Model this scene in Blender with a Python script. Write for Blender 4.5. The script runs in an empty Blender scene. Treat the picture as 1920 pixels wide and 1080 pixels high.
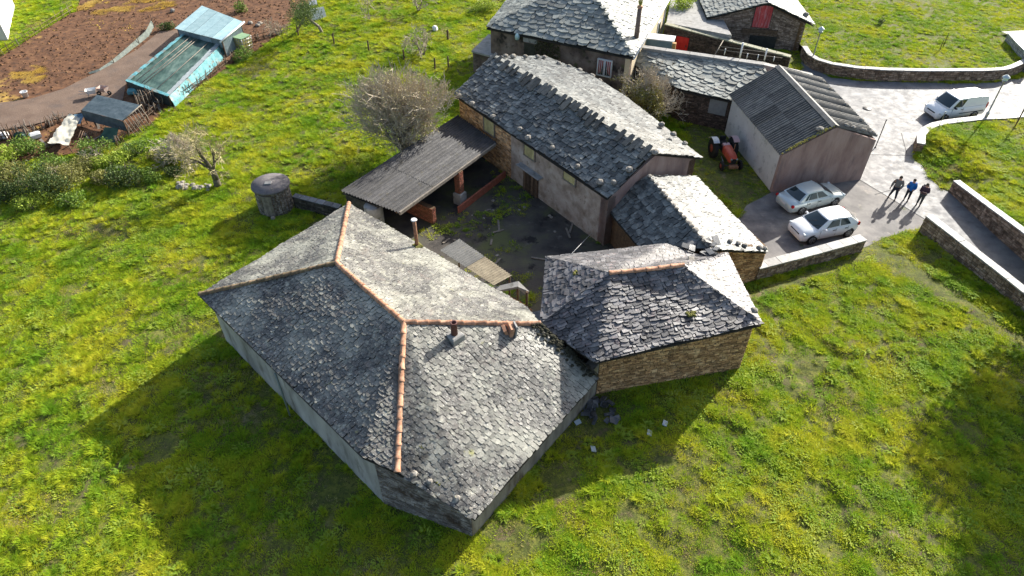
import bpy, math, random
import numpy as np
from mathutils import Vector, Matrix, Quaternion
random.seed(7); RNG = np.random.default_rng(7)
R = math.radians
scene = bpy.context.scene
col = scene.collection
# ------------------------------------------------------------------ camera, sky, sun, exposure
FPX, CAMH, PITCH = 1280.0, 26.0, R(42)
cam_d = bpy.data.cameras.new('camera'); cam = bpy.data.objects.new('camera', cam_d); col.objects.link(cam)
cam.location = (0, 0, CAMH); cam.rotation_euler = (math.pi/2 - PITCH, 0, 0)
cam_d.sensor_width = 36; cam_d.lens = 36*FPX/1920; cam_d.clip_end = 2000
scene.camera = cam
SUN_EL = R(27); SUN_DIR = Vector((0.665, 0.747, 0)).normalized()      # horizontal direction towards the sun
world = bpy.data.worlds.new('World'); scene.world = world; world.use_nodes = True
wn = world.node_tree.nodes; wl = world.node_tree.links
sky = wn.new('ShaderNodeTexSky'); sky.sky_type = 'NISHITA'; sky.sun_disc = False
sky.sun_elevation = SUN_EL; sky.sun_rotation = math.atan2(SUN_DIR.x, SUN_DIR.y)
sky.dust_density = 2.5; sky.ozone_density = .6
bg = wn['Background']; wl.new(sky.outputs[0], bg.inputs[0]); bg.inputs[1].default_value = 0.112
sun_d = bpy.data.lights.new('sun', 'SUN'); sun_d.energy = 5.0; sun_d.angle = R(0.53); sun_d.color = (1.0, 0.955, 0.87)
sun = bpy.data.objects.new('sun', sun_d); col.objects.link(sun)
to_sun = Vector((SUN_DIR.x*math.cos(SUN_EL), SUN_DIR.y*math.cos(SUN_EL), math.sin(SUN_EL)))
sun.rotation_euler = to_sun.to_track_quat('Z', 'Y').to_euler(); sun.location = to_sun*150
vs = scene.view_settings
vs.view_transform = 'Standard'; vs.look = 'None'; vs.gamma = 1.0; vs.use_curve_mapping = False
vs.exposure = 1.1

# ------------------------------------------------------------------ geometry helpers
CP, SP = math.cos(PITCH), math.sin(PITCH)
def A(*t): return np.array(t, float)
def P(u, v, z=0.0):
    """point at height z seen at pixel (u, v) of the 1920 x 1080 photograph"""
    a = (u-960)/FPX; b = -(v-540)/FPX
    t = (CAMH-z)/(SP - b*CP)
    return A(a*t, (CP+b*SP)*t, z)
def ray(u, v):
    a = (u-960)/FPX; b = -(v-540)/FPX
    return A(a, CP+b*SP, -SP+b*CP)
def hit(u, v, p0, n):
    d = ray(u, v); o = A(0, 0, CAMH)
    return o + d*(np.dot(p0-o, n)/np.dot(d, n))
def PX(p):
    p = np.asarray(p, float); q = p - A(0, 0, CAMH)
    dep = q[..., 1]*CP - q[..., 2]*SP
    up = q[..., 1]*SP + q[..., 2]*CP
    return 960+FPX*q[..., 0]/dep, 540-FPX*up/dep, dep
def nrm(v): v = np.asarray(v, float); return v/(np.linalg.norm(v)+1e-12)
def rnd(a, b): return random.uniform(a, b)
UP = A(0, 0, 1)
def hash2(ix, iy, s):
    n = (ix*374761393 + iy*668265263 + s*2147483647) & 0xffffffff
    n = ((n ^ (n >> 13))*1274126177) & 0xffffffff
    return ((n ^ (n >> 16)) & 0xffff)/65535.0
def vnoise(x, y, s=0):
    x = np.asarray(x, float); y = np.asarray(y, float)
    ix = np.floor(x).astype(np.int64); iy = np.floor(y).astype(np.int64)
    fx = x-ix; fy = y-iy; fx = fx*fx*(3-2*fx); fy = fy*fy*(3-2*fy)
    a = hash2(ix, iy, s); b = hash2(ix+1, iy, s); c = hash2(ix, iy+1, s); d = hash2(ix+1, iy+1, s)
    return (a*(1-fx)+b*fx)*(1-fy)+(c*(1-fx)+d*fx)*fy
def fbm(x, y, s=0, o=3):
    t = 0; a = .5; tot = 0
    for i in range(o):
        t = t + a*vnoise(x*2**i, y*2**i, s+i*17); tot += a; a *= .5
    return t/tot
def inpoly(x, y, poly):
    x = np.asarray(x, float); y = np.asarray(y, float)
    r = np.zeros(np.broadcast(x, y).shape, bool); n = len(poly); j = n-1
    for i in range(n):
        xi, yi = poly[i][0], poly[i][1]; xj, yj = poly[j][0], poly[j][1]
        if yi != yj:
            r ^= ((yi > y) != (yj > y)) & (x < (xj-xi)*(y-yi)/(yj-yi)+xi)
        j = i
    return r

# ------------------------------------------------------------------ materials
MATS = {}
def MAT(name, cols, scale=2.0, rough=.8, bump=.25, bscale=25.0, spec=.3, metal=0.0, spots=(), tint=0.0, detail=5.0,
        stretch=None, trans=0.0, contrast=(.32, .68), rvar=0.0, local=False, wave=None):
    if name in MATS: return MATS[name]
    m = bpy.data.materials.new(name); m.use_nodes = True; MATS[name] = m
    N = m.node_tree.nodes; L = m.node_tree.links; bs = N['Principled BSDF']
    if local: tc = N.new('ShaderNodeTexCoord'); co = tc.outputs['Object']
    else: g = N.new('ShaderNodeNewGeometry'); co = g.outputs['Position']
    if stretch:
        mp = N.new('ShaderNodeMapping'); mp.inputs['Scale'].default_value = stretch; L.new(co, mp.inputs[0]); co = mp.outputs[0]
    def noise(sc, det=detail, off=0):
        n = N.new('ShaderNodeTexNoise'); n.inputs['Scale'].default_value = sc; n.inputs['Detail'].default_value = det
        n.inputs['Roughness'].default_value = .62
        if off:
            a = N.new('ShaderNodeVectorMath'); a.operation = 'ADD'; a.inputs[1].default_value = (off, off*1.7, off*.6)
            L.new(co, a.inputs[0]); L.new(a.outputs[0], n.inputs['Vector'])
        else: L.new(co, n.inputs['Vector'])
        return n.outputs['Fac']
    def mixc(f, a, b, mode='MIX'):
        x = N.new('ShaderNodeMix'); x.data_type = 'RGBA'; x.blend_type = mode
        if isinstance(f, float): x.inputs['Factor'].default_value = f
        else: L.new(f, x.inputs['Factor'])
        for sock, val in ((x.inputs['A'], a), (x.inputs['B'], b)):
            if isinstance(val, tuple): sock.default_value = (*val[:3], 1)
            else: L.new(val, sock)
        return x.outputs['Result']
    if len(cols) == 1: c = N.new('ShaderNodeRGB'); c.outputs[0].default_value = (*cols[0], 1); c = c.outputs[0]
    else:
        cr = N.new('ShaderNodeValToRGB'); e = cr.color_ramp.elements
        while len(e) < len(cols): e.new(.5)
        for i, cc in enumerate(cols):
            e[i].position = contrast[0]+(contrast[1]-contrast[0])*i/(len(cols)-1); e[i].color = (*cc, 1)
        L.new(noise(scale), cr.inputs[0]); c = cr.outputs[0]
    for i, sp in enumerate(spots):            # (colour, scale, low, high [, detail])
        mr = N.new('ShaderNodeMapRange'); L.new(noise(sp[1], sp[4] if len(sp) > 4 else 4.0, 13.7*(i+1)), mr.inputs[0])
        mr.inputs[1].default_value = sp[2]; mr.inputs[2].default_value = sp[3]
        c = mixc(mr.outputs[0], c, sp[0])
    if tint:
        at = N.new('ShaderNodeAttribute'); at.attribute_name = 'tint'
        mr = N.new('ShaderNodeMapRange'); L.new(at.outputs['Fac'], mr.inputs[0])
        mr.inputs[3].default_value = 1-tint; mr.inputs[4].default_value = 1+tint
        v = N.new('ShaderNodeVectorMath'); v.operation = 'SCALE'; L.new(c, v.inputs[0]); L.new(mr.outputs[0], v.inputs['Scale']); c = v.outputs[0]
    L.new(c, bs.inputs['Base Color'])
    bs.inputs['Roughness'].default_value = rough; bs.inputs['Metallic'].default_value = metal
    bs.inputs['Specular IOR Level'].default_value = spec
    if rvar:
        mr = N.new('ShaderNodeMapRange'); L.new(noise(scale*2.3, 4, 5.1), mr.inputs[0])
        mr.inputs[1].default_value = .3; mr.inputs[2].default_value = .7
        mr.inputs[3].default_value = max(.02, rough-rvar); mr.inputs[4].default_value = min(1, rough+rvar)
        L.new(mr.outputs[0], bs.inputs['Roughness'])
    if bump:
        b = N.new('ShaderNodeBump'); b.inputs['Strength'].default_value = bump; b.inputs['Distance'].default_value = .03
        L.new(noise(bscale, 6), b.inputs['Height']); L.new(b.outputs[0], bs.inputs['Normal'])
    if trans:
        t = N.new('ShaderNodeBsdfTranslucent'); L.new(c, t.inputs[0])
        mx = N.new('ShaderNodeMixShader'); mx.inputs[0].default_value = trans
        L.new(bs.outputs[0], mx.inputs[1]); L.new(t.outputs[0], mx.inputs[2]); L.new(mx.outputs[0], N['Material Output'].inputs[0])
    return m
def GLASS(name, c, rough=.08):
    return MAT(name, [c], rough=rough, bump=0, spec=.8)

# ------------------------------------------------------------------ objects
WL = {}
class MB:
    def __init__(s): s.v = []; s.f = []; s.t = []; s.sm = []
    def add(s, vs_, fs, tint=.5, smooth=False):
        k = len(s.v); s.v.extend([tuple(map(float, p)) for p in vs_]); s.t.extend([tint]*len(vs_))
        for f in fs: s.f.append(tuple(i+k for i in f)); s.sm.append(smooth)
        return s
    def quad(s, a, b, c, d, **k): return s.add([a, b, c, d], [(0, 1, 2, 3)], **k)
    def prism(s, pts, ext, **k):
        """closed solid: polygon pts extruded by vector ext"""
        pts = [np.asarray(p, float) for p in pts]; e = np.asarray(ext, float); n = len(pts)
        nn = np.zeros(3)
        for i in range(n): nn += np.cross(pts[i], pts[(i+1) % n])
        if np.dot(nn, e) < 0: pts = pts[::-1]
        fs = [tuple(range(n-1, -1, -1)), tuple(range(n, 2*n))]+[(i, (i+1) % n, n+(i+1) % n, n+i) for i in range(n)]
        return s.add(pts+[p+e for p in pts], fs, **k)
    def box(s, c, size, rz=0.0, rx=0.0, ry=0.0, bev=0.0, **k):
        M = Matrix.Rotation(rz, 3, 'Z') @ Matrix.Rotation(ry, 3, 'Y') @ Matrix.Rotation(rx, 3, 'X')
        hx, hy, hz = size[0]/2, size[1]/2, size[2]/2
        if not bev:
            p = [(x, y, z) for z in (-hz, hz) for x, y in ((-hx, -hy), (hx, -hy), (hx, hy), (-hx, hy))]
            f = [(3, 2, 1, 0), (4, 5, 6, 7), (0, 1, 5, 4), (1, 2, 6, 5), (2, 3, 7, 6), (3, 0, 4, 7)]
        else:
            b = min(bev, hx*.9, hy*.9, hz*.9); p = []
            for z, i in ((-hz, b), (-hz+b, 0), (hz-b, 0), (hz, b)):
                p += [(x, y, z) for x, y in ((-hx+i, -hy+i), (hx-i, -hy+i), (hx-i, hy-i), (-hx+i, hy-i))]
            f = [(3, 2, 1, 0), (12, 13, 14, 15)]+[(4*l+i, 4*l+(i+1) % 4, 4*l+4+(i+1) % 4, 4*l+4+i) for l in range(3) for i in range(4)]
        c = Vector(c)
        return s.add([tuple(M @ Vector(q)+c) for q in p], f, **k)
    def tube(s, p0, p1, r0, r1=None, n=8, cap=True, smooth=True, **k):
        r1 = r0 if r1 is None else r1; p0 = np.asarray(p0, float); p1 = np.asarray(p1, float)
        d = nrm(p1-p0); a = nrm(np.cross(d, (1, 0, 0) if abs(d[0]) < .8 else (0, 1, 0))); b = np.cross(d, a)
        q = [p0+r0*(math.cos(2*math.pi*i/n)*a+math.sin(2*math.pi*i/n)*b) for i in range(n)]
        q += [p1+r1*(math.cos(2*math.pi*i/n)*a+math.sin(2*math.pi*i/n)*b) for i in range(n)]
        s.add(q, [(i, (i+1) % n, n+(i+1) % n, n+i) for i in range(n)], smooth=smooth, **k)
        if cap:
            kk = len(s.v)-2*n; s.f += [tuple(kk+i for i in range(n-1, -1, -1)), tuple(kk+n+i for i in range(n))]; s.sm += [False, False]
        return s
    def path(s, pts, r, n=6, **k):
        for i in range(len(pts)-1):
            s.tube(pts[i], pts[i+1], r if not hasattr(r, '__len__') else r[i], r if not hasattr(r, '__len__') else r[i+1], n=n, **k)
        return s
    def lathe(s, prof, c=(0, 0, 0), n=20, axis='Z', smooth=True, **k):
        q = []
        for r, h in prof:
            for i in range(n):
                t = 2*math.pi*i/n; x, y, z = r*math.cos(t), r*math.sin(t), h
                if axis == 'Y': x, y, z = x, h, y
                if axis == 'X': x, y, z = h, x, y
                q.append((x+c[0], y+c[1], z+c[2]))
        m = len(prof); fs = []
        for j in range(m-1):
            for i in range(n):
                f = (j*n+i, j*n+(i+1) % n, (j+1)*n+(i+1) % n, (j+1)*n+i)
                fs.append(f if axis != 'Y' else f[::-1])
        return s.add(q, fs, smooth=smooth, **k)
    def mesh(s, name, off=(0, 0, 0)):
        me = bpy.data.meshes.new(name); v = np.array(s.v, float).reshape(-1, 3)-np.asarray(off, float)
        me.from_pydata(v.tolist(), [], s.f)
        if any(s.sm): me.polygons.foreach_set('use_smooth', s.sm)
        at = me.attributes.new('tint', 'FLOAT', 'POINT'); at.data.foreach_set('value', np.array(s.t, np.float32))
        me.update(); return me
    def build(s, name, m, parent=None, center=False, local=False, **tags):
        """world-coordinate mesh -> object (parent's location taken off; local=True: already in the parent's frame)"""
        v = np.array(s.v, float); base = np.zeros(3)
        if parent is not None and not local: base = WL[parent]
        c = base.copy()
        if center: c = (v.min(0)+v.max(0))/2
        elif parent is None: c = (v.min(0)+v.max(0))/2; c[2] = v[:, 2].min()
        o = bpy.data.objects.new(name, s.mesh(name, c)); col.objects.link(o)
        if m: o.data.materials.append(m)
        o.parent = parent; o.location = tuple(c-base if parent is not None else c)
        WL[o] = c
        for k_, val in tags.items(): o[k_] = val
        return o
def thing(name, label, cat, loc=(0, 0, 0), rz=0.0, group=None):
    o = bpy.data.objects.new(name, None); col.objects.link(o); o.location = tuple(loc); o.rotation_euler = (0, 0, rz)
    o.empty_display_size = .2; o['label'] = label; o['category'] = cat
    if group: o['group'] = group
    WL[o] = np.asarray(loc, float); return o
def tag(o, label, cat, group=None):
    o['label'] = label; o['category'] = cat
    if group: o['group'] = group
    return o
def inst(src, name, parent, loc, rot=None, scale=None):
    """shares the mesh data of src; loc in world coordinates"""
    o = bpy.data.objects.new(name, src); col.objects.link(o); o.parent = parent
    o.location = tuple(np.asarray(loc, float)-(WL[parent] if parent is not None else 0))
    if rot is not None: o.rotation_mode = 'QUATERNION'; o.rotation_quaternion = rot
    if scale is not None: o.scale = scale
    return o
def frame_quat(x, z):
    x = Vector(x).normalized(); z = Vector(z); y = z.cross(x).normalized(); z = x.cross(y)
    return Matrix((x, y, z)).transposed().to_quaternion()

# ------------------------------------------------------------------ pieces: slates and stones
def place_pieces(pieces, name, stuff_name, m, parent, nobj):
    """pieces: (verts, faces, tint, normal); the nobj that show largest become objects, the rest one joined part"""
    sc = []
    for i, (v, f, t, n) in enumerate(pieces):
        v = np.asarray(v); u, w, d = PX(v); c = v.mean(0)
        ok = np.dot(n, A(0, 0, CAMH)-c) > 0 and -10 < u.mean() < 1930 and -10 < w.mean() < 1090
        sc.append((u.max()-u.min())*(w.max()-w.min()) if ok else -1)
    order = np.argsort(sc)[::-1]; rest = MB()
    for k, i in enumerate(order):
        v, f, t, n = pieces[i]
        if k < nobj and sc[i] > 30: MB().add(v, f, t).build(name, m, parent, center=True)
        else: rest.add(v, f, t)
    if rest.v: rest.build(stuff_name, m, parent, kind='stuff')
def clip_poly(pts, poly):
    out = pts; n = len(poly)
    for i in range(n):
        a = poly[i]; b = poly[(i+1) % n]; ex, ey = b[0]-a[0], b[1]-a[1]; inp = out; out = []
        if not inp: break
        for j in range(len(inp)):
            p = inp[j]; q = inp[(j+1) % len(inp)]
            dp = ex*(p[1]-a[1])-ey*(p[0]-a[0]); dq = ex*(q[1]-a[1])-ey*(q[0]-a[0])
            if dp >= 0: out.append(p)
            if (dp >= 0) != (dq >= 0):
                t = dp/(dp-dq); out.append((p[0]+(q[0]-p[0])*t, p[1]+(q[1]-p[1])*t))
    return out
class Plane:
    def __init__(s, pts, along=None, sag=.05):
        s.p = [np.asarray(p, float) for p in pts]; n = np.zeros(3); k = len(s.p)
        for i in range(k): n += np.cross(s.p[i], s.p[(i+1) % k])
        if n[2] < 0: s.p = [s.p[0]]+s.p[:0:-1]; n = -n
        s.n = nrm(n); s.o = sum(s.p)/k
        if along is not None: s.u = nrm(along-np.dot(along, s.n)*s.n); s.v = np.cross(s.n, s.u)
        else: s.v = nrm(UP-np.dot(UP, s.n)*s.n); s.u = np.cross(s.v, s.n)
        if s.v[2] < 0: s.v = -s.v; s.u = -s.u
        s.uv = [(np.dot(p-s.o, s.u), np.dot(p-s.o, s.v)) for p in s.p]; s.w = [np.dot(p-s.o, s.n) for p in s.p]; s.sag = sag
    def off(s, a, b):
        """height of the real (bent, sagging) surface over the mean plane"""
        best = None
        for i in range(1, len(s.uv)-1):
            p, q, r = s.uv[0], s.uv[i], s.uv[i+1]
            d = (q[0]-p[0])*(r[1]-p[1])-(r[0]-p[0])*(q[1]-p[1])
            if abs(d) < 1e-9: continue
            l1 = ((a-p[0])*(r[1]-p[1])-(r[0]-p[0])*(b-p[1]))/d; l2 = ((q[0]-p[0])*(b-p[1])-(a-p[0])*(q[1]-p[1]))/d
            mn = min(l1, l2, 1-l1-l2)
            if best is None or mn > best[0]: best = (mn, s.w[0]*(1-l1-l2)+s.w[i]*l1+s.w[i+1]*l2)
        return best[1]
    def at(s, a, b, h=0):
        p = s.o+s.u*a+s.v*b+s.n*(s.off(a, b)+h)
        p[2] += s.sag*(float(vnoise(p[0]*.55+50, p[1]*.55+50, 3))-.5)*2
        return p
    def z(s, x, y):
        return s.o[2]-(s.n[0]*(x-s.o[0])+s.n[1]*(y-s.o[1]))/s.n[2]
    def pix(s, u, v): return hit(u, v, s.o, s.n)
def slates(pl, size, out, rough=1.0, thick=.022, aspect=.62, rd=1.0):
    poly = pl.uv
    ar = sum(poly[i][0]*poly[(i+1) % len(poly)][1]-poly[(i+1) % len(poly)][0]*poly[i][1] for i in range(len(poly)))
    cp = poly if ar > 0 else poly[::-1]
    us = [q[0] for q in poly]; vs_ = [q[1] for q in poly]
    cu, cv = sum(us)/len(us), sum(vs_)/len(vs_); cps = [[(cu+(a-cu)*k, cv+(b-cv)*k) for a, b in cp] for k in (1.0, 1.004, 1.009, 1.014, 1.02)]
    v = min(vs_)-size*.2; row = 0
    while v < max(vs_):
        ex = size*aspect*rnd(.85, 1.15); u = min(us)-rnd(0, size)
        while u < max(us):
            w = size*rnd(max(.4, 1-.45*rough), 1+.5*rough); L = ex*1.75
            j = lambda k: rnd(-k, k)*rough
            b0 = v+j(.2)*ex; c = rnd(.06, .3)*w; sl = j(.18)*ex
            k0, k1 = rnd(.3, .75)*rd, rnd(.3, .75)*rd; g = .008+.014*rough*random.random()+.012*(1-rd)
            pts = [(u+g, b0+ex*k0), (u+c*.55, b0+ex*k0*.32), (u+w*rnd(.35, .6), b0+rnd(-.06, .03)*ex+sl*.5), (u+w-c*.55, b0+sl+ex*k1*.32), (u+w-g, b0+ex*k1+sl),
                   (u+w-.01+j(.05)*w, b0+L), (u+.01+j(.05)*w, b0+L)]
            if rough > 1.05:
                an = rnd(-.16, .16)*rough; ca, sa = math.cos(an), math.sin(an); pts = [(u+w/2+(a-u-w/2)*ca-(b-b0-ex/2)*sa, b0+ex/2+(a-u-w/2)*sa+(b-b0-ex/2)*ca) for a, b in pts]
            q = clip_poly(pts, random.choice(cps))
            if len(q) >= 3:
                area = abs(sum(q[i][0]*q[(i+1) % len(q)][1]-q[(i+1) % len(q)][0]*q[i][1] for i in range(len(q))))/2
                if area > .004:
                    lift = rnd(.03, .065)*(.5+.5*rough)*(size/.3)**.5; roll = rnd(-.022, .022)*rough; n = len(q)
                    top = [pl.at(a, b, lift*(1-(b-b0)/L)+roll*(a-u-w/2)/w+.012) for a, b in q]
                    bot = [p-pl.n*thick*rnd(.8, 1.6) for p in top]
                    fs = [tuple(range(n))]+[((i+1) % n, i, n+i, n+(i+1) % n) for i in range(n)]
                    out.append((top+bot, fs, rnd(0, 1), pl.n))
            u += w
        v += ex; row += 1
def deck(planes, thick, name, m, parent):
    mb = MB()
    for pl in planes:
        base = pl.p; k = len(base); c = sum(base)/k
        top = [p-UP*.10 for p in base]; bot = [p-UP*(.10+thick) for p in base]
        mb.add(top+bot, [(0, i, i+1) for i in range(1, k-1)]+[(k, k+i+1, k+i) for i in range(1, k-1)]+[((i+1) % k, i, k+i, k+(i+1) % k) for i in range(k)])
    return mb.build(name, m, parent)
def slate_roof(parent, planes, size, m, deckm, nobj=300, rough=1.0, thick=.022, aspect=.62):
    """planes: list of (Plane, visible); returns the roof part"""
    rf = deck([p for p, _ in planes], .07, 'roof', deckm, parent); out = []
    for p, vis in planes:
        if vis: slates(p, size, out, rough, thick, aspect=aspect)
    place_pieces(out, 'slate', 'slate_field', m, rf, nobj)
    return rf
def bil(q, s, t):
    return (q[0]*(1-s)+q[1]*s)*(1-t)+(q[3]*(1-s)+q[2]*s)*t
def stone_pieces(q, sw, sh, depth=.04, out=None, gap=.016):
    """q: quad (bottom-left, bottom-right, top-right, top-left) seen from outside"""
    q = [np.asarray(p, float) for p in q]; out = [] if out is None else out
    n = nrm(np.cross(q[1]-q[0], q[3]-q[0])); W = max(np.linalg.norm(q[1]-q[0]), .1); H = max(np.linalg.norm(q[3]-q[0]), np.linalg.norm(q[2]-q[1]), .1)
    y = 0.0
    while y < H-.03:
        h = min(sh*rnd(.65, 1.4), H-y); x = -rnd(0, sw)
        while x < W:
            w = sw*rnd(.55, 1.6); x0, x1 = max(x, 0), min(x+w, W); x += w
            if x1-x0 < .05: continue
            g = gap*.5; d = rnd(.3, 1)*depth; ch = min(.018, h*.2)
            jt = lambda: rnd(-.012, .012)
            c = [((x0+g+jt())/W, (y+g+jt())/H), ((x1-g+jt())/W, (y+g+jt())/H), ((x1-g+jt())/W, (y+h-g+jt())/H), ((x0+g+jt())/W, (y+h-g+jt())/H)]
            bk = [bil(q, *k)-n*.02 for k in c]; cs = sum(k[0] for k in c)/4; ct = sum(k[1] for k in c)/4
            fr = [bil(q, k[0]+(cs-k[0])*2*ch/max(x1-x0, .05), k[1]+(ct-k[1])*2*ch/max(h, .05))+n*(d+rnd(-.006, .006)) for k in c]
            out.append((bk+fr, [(4, 5, 6, 7)]+[(i, (i+1) % 4, 4+(i+1) % 4, 4+i) for i in range(4)], rnd(0, 1), n))
        y += h
    return out
def wall_prism(parent, name, a, b, z0, za, zb, th, m, side=1):
    """wall solid from a to b (plan points of the outer face), th thick towards the left of a->b when side=1"""
    a = A(a[0], a[1], 0); b = A(b[0], b[1], 0); d = nrm(b-a); nn = np.cross(UP, d)*side*th
    mb = MB(); mb.prism([a+UP*z0, b+UP*z0, b+UP*zb, a+UP*za], nn)
    return mb.build(name, m, parent)
# ------------------------------------------------------------------ shared materials
slate_dark = MAT('slate_dark', [(.035, .038, .045), (.075, .08, .088), (.13, .132, .138)], scale=1.4, rough=.46, rvar=.12, bump=.35, bscale=30, spec=.5, tint=.5,
                 spots=[((.22, .215, .17), 9, .60, .70), ((.30, .30, .25), 26, .66, .72)])
slate_lichen = MAT('slate_lichen', [(.045, .044, .043), (.105, .10, .09), (.18, .172, .15)], scale=.7, rough=.46, rvar=.12, bump=.6, bscale=20, spec=.5, tint=.25, detail=8,
                   spots=[((.27, .265, .215), 3.2, .52, .66, 7.0), ((.44, .435, .39), 14, .58, .66, 6.0), ((.17, .145, .125), 2.0, .58, .68, 7.0), ((.07, .065, .055), 8, .58, .68, 6.0), ((.275, .27, .225), .42, .5, .64, 9.0), ((.065, .06, .05), .6, .6, .7, 9.0), ((.26, .25, .10), 1.1, .66, .74, 8.0)])
slate_annex = MAT('slate_annex', [(.045, .045, .05), (.10, .096, .10), (.175, .168, .165)], scale=1.8, rough=.54, rvar=.14, bump=.4, bscale=28, spec=.5, tint=.55,
                  spots=[((.24, .235, .21), 13, .64, .72), ((.13, .10, .10), 3, .56, .68)])
slate_blue = MAT('slate_blue', [(.045, .05, .05), (.10, .108, .104), (.19, .195, .18)], scale=2.2, rough=.55, rvar=.12, bump=.3, bscale=30, spec=.5, tint=.55,
                 spots=[((.26, .26, .22), 15, .63, .72)])
slate_village = MAT('slate_village', [(.10, .115, .11), (.17, .185, .17), (.26, .265, .23)], scale=1.5, rough=.58, rvar=.1, bump=.3, bscale=30, spec=.5, tint=.4,
                    spots=[((.33, .32, .25), 12, .62, .72)])
deck_dark = MAT('roof_boards_dark', [(.02, .018, .016), (.04, .036, .03)], rough=.9)
plaster_grey = MAT('plaster_grey', [(.22, .215, .20), (.34, .33, .31), (.45, .435, .41)], scale=.9, rough=.85, bump=.3, bscale=12,
                   spots=[((.13, .12, .105), 1.3, .52, .7, 9.0), ((.5, .48, .45), 6, .64, .8)], stretch=(1, 1, .35))
plaster_warm = MAT('plaster_warm', [(.25, .20, .165), (.38, .32, .27), (.47, .42, .37)], scale=1.1, rough=.9, bump=.3, bscale=9,
                   spots=[((.19, .145, .105), 1.1, .48, .7, 9.0), ((.13, .095, .065), 4, .6, .7, 8.0), ((.20, .16, .08), .7, .58, .78)])
plaster_mauve = MAT('plaster_mauve', [(.25, .165, .145), (.33, .23, .20), (.40, .295, .26)], scale=1.3, rough=.9, bump=.35, bscale=20, stretch=(1, 1, .3),
                    spots=[((.13, .10, .095), .9, .56, .74)])
plaster_white = MAT('plaster_white', [(.48, .48, .47), (.6, .6, .59)], scale=1.2, rough=.85, bump=.15, spots=[((.3, .29, .27), 3, .62, .78)])
plaster_cream = MAT('plaster_cream', [(.52, .42, .28), (.64, .54, .38)], scale=1.2, rough=.85, bump=.2, spots=[((.3, .22, .13), 3, .6, .72)])
stone_brown = MAT('stone_brown', [(.27, .145, .065), (.46, .27, .125), (.60, .41, .22)], scale=3.0, rough=.85, bump=.6, bscale=22, tint=.5,
                  spots=[((.40, .34, .26), 7, .66, .74), ((.05, .04, .035), 4, .6, .7)])
stone_wall_m = MAT('stone_wall', [(.13, .09, .065), (.24, .17, .12), (.36, .28, .21)], scale=3.5, rough=.85, bump=.6, bscale=22, tint=.5,
                   spots=[((.46, .43, .38), 8, .66, .74)])
stone_dark = MAT('stone_dark', [(.03, .026, .022), (.065, .055, .045), (.11, .095, .08)], scale=3.5, rough=.9, bump=.6, bscale=22, tint=.5,
                 spots=[((.06, .075, .03), 2, .55, .7)])
mortar = MAT('mortar', [(.075, .046, .026), (.16, .10, .056)], scale=6, rough=.95, bump=.5)
mortar_dark = MAT('mortar_dark', [(.02, .017, .014), (.05, .042, .034)], scale=6, rough=.95, bump=.5)
coping_m = MAT('coping_slab', [(.24, .24, .24), (.34, .34, .33)], scale=3, rough=.6, rvar=.1, bump=.2, tint=.2, spots=[((.2, .2, .18), 5, .62, .74)])
rock_m = MAT('loose_rock', [(.12, .105, .09), (.24, .22, .19), (.36, .34, .3)], scale=7, rough=.9, bump=.6, spots=[((.3, .3, .12), 9, .64, .72)])
terracotta = MAT('terracotta', [(.26, .125, .07), (.40, .21, .125), (.50, .30, .20)], scale=6, rough=.8, bump=.3, tint=.3, spots=[((.30, .28, .20), 11, .6, .72), ((.09, .07, .05), 7, .64, .75)])
terracotta_moss = MAT('terracotta_moss', [(.075, .06, .035), (.16, .115, .07), (.24, .16, .10)], scale=6, rough=.9, bump=.5, tint=.3, spots=[((.13, .13, .05), 9, .55, .68)])
moss_m = MAT('moss', [(.10, .10, .025), (.20, .19, .05)], scale=20, rough=1, bump=.9, bscale=60)
wood_grey = MAT('wood_grey', [(.14, .12, .10), (.25, .22, .18)], scale=5, rough=.85, bump=.4, tint=.4)
wood_brown = MAT('wood_brown', [(.07, .045, .03), (.15, .10, .065)], scale=5, rough=.9, bump=.4, tint=.5)
bark_m = MAT('bark', [(.16, .135, .105), (.30, .26, .21)], scale=9, rough=.95, bump=.5, spots=[((.26, .27, .17), 8, .6, .7)])
twig_grey = MAT('twig_grey', [(.36, .305, .23), (.52, .45, .35)], scale=3, rough=.9, bump=0)
twig_olive = MAT('twig_olive', [(.36, .30, .16), (.52, .46, .24)], scale=1.2, rough=.9, bump=0)
brick_red = MAT('brick_red', [(.24, .075, .045), (.36, .125, .08)], scale=5, rough=.85, bump=.4, tint=.35)
concrete_m = MAT('concrete', [(.22, .215, .205), (.34, .335, .32)], scale=2, rough=.8, bump=.3, spots=[((.12, .115, .1), 3, .58, .72)])
asbestos = MAT('fibre_cement', [(.07, .072, .07), (.14, .14, .135)], scale=2.2, rough=.62, rvar=.1, bump=.25, tint=.3, spots=[((.26, .26, .24), 18, .66, .71), ((.15, .15, .05), 3, .66, .76)])
asbestos_dark = MAT('fibre_cement_dark', [(.028, .028, .031), (.065, .064, .066)], scale=1.6, rough=.62, rvar=.1, bump=.25, spec=.3, tint=.3, spots=[((.25, .25, .24), 16, .68, .73), ((.05, .045, .03), 2, .55, .7)])
asbestos_tan = MAT('fibre_cement_tan', [(.20, .165, .11), (.34, .29, .20)], scale=3, rough=.75, bump=.25, tint=.3, spots=[((.1, .085, .06), 6, .58, .7)])
metal_grey = MAT('metal_grey', [(.25, .26, .27), (.36, .37, .38)], scale=4, rough=.4, metal=.7, bump=.05)
metal_dark = MAT('metal_dark', [(.03, .032, .034), (.06, .06, .062)], scale=4, rough=.5, metal=.4, bump=.05)
rust_m = MAT('rust', [(.16, .075, .04), (.32, .17, .10)], scale=6, rough=.8, bump=.3)
white_paint = MAT('white_paint', [(.62, .62, .61), (.74, .74, .73)], scale=4, rough=.5, bump=.05)
pane_m = GLASS('window_glass', (.03, .04, .045))

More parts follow.
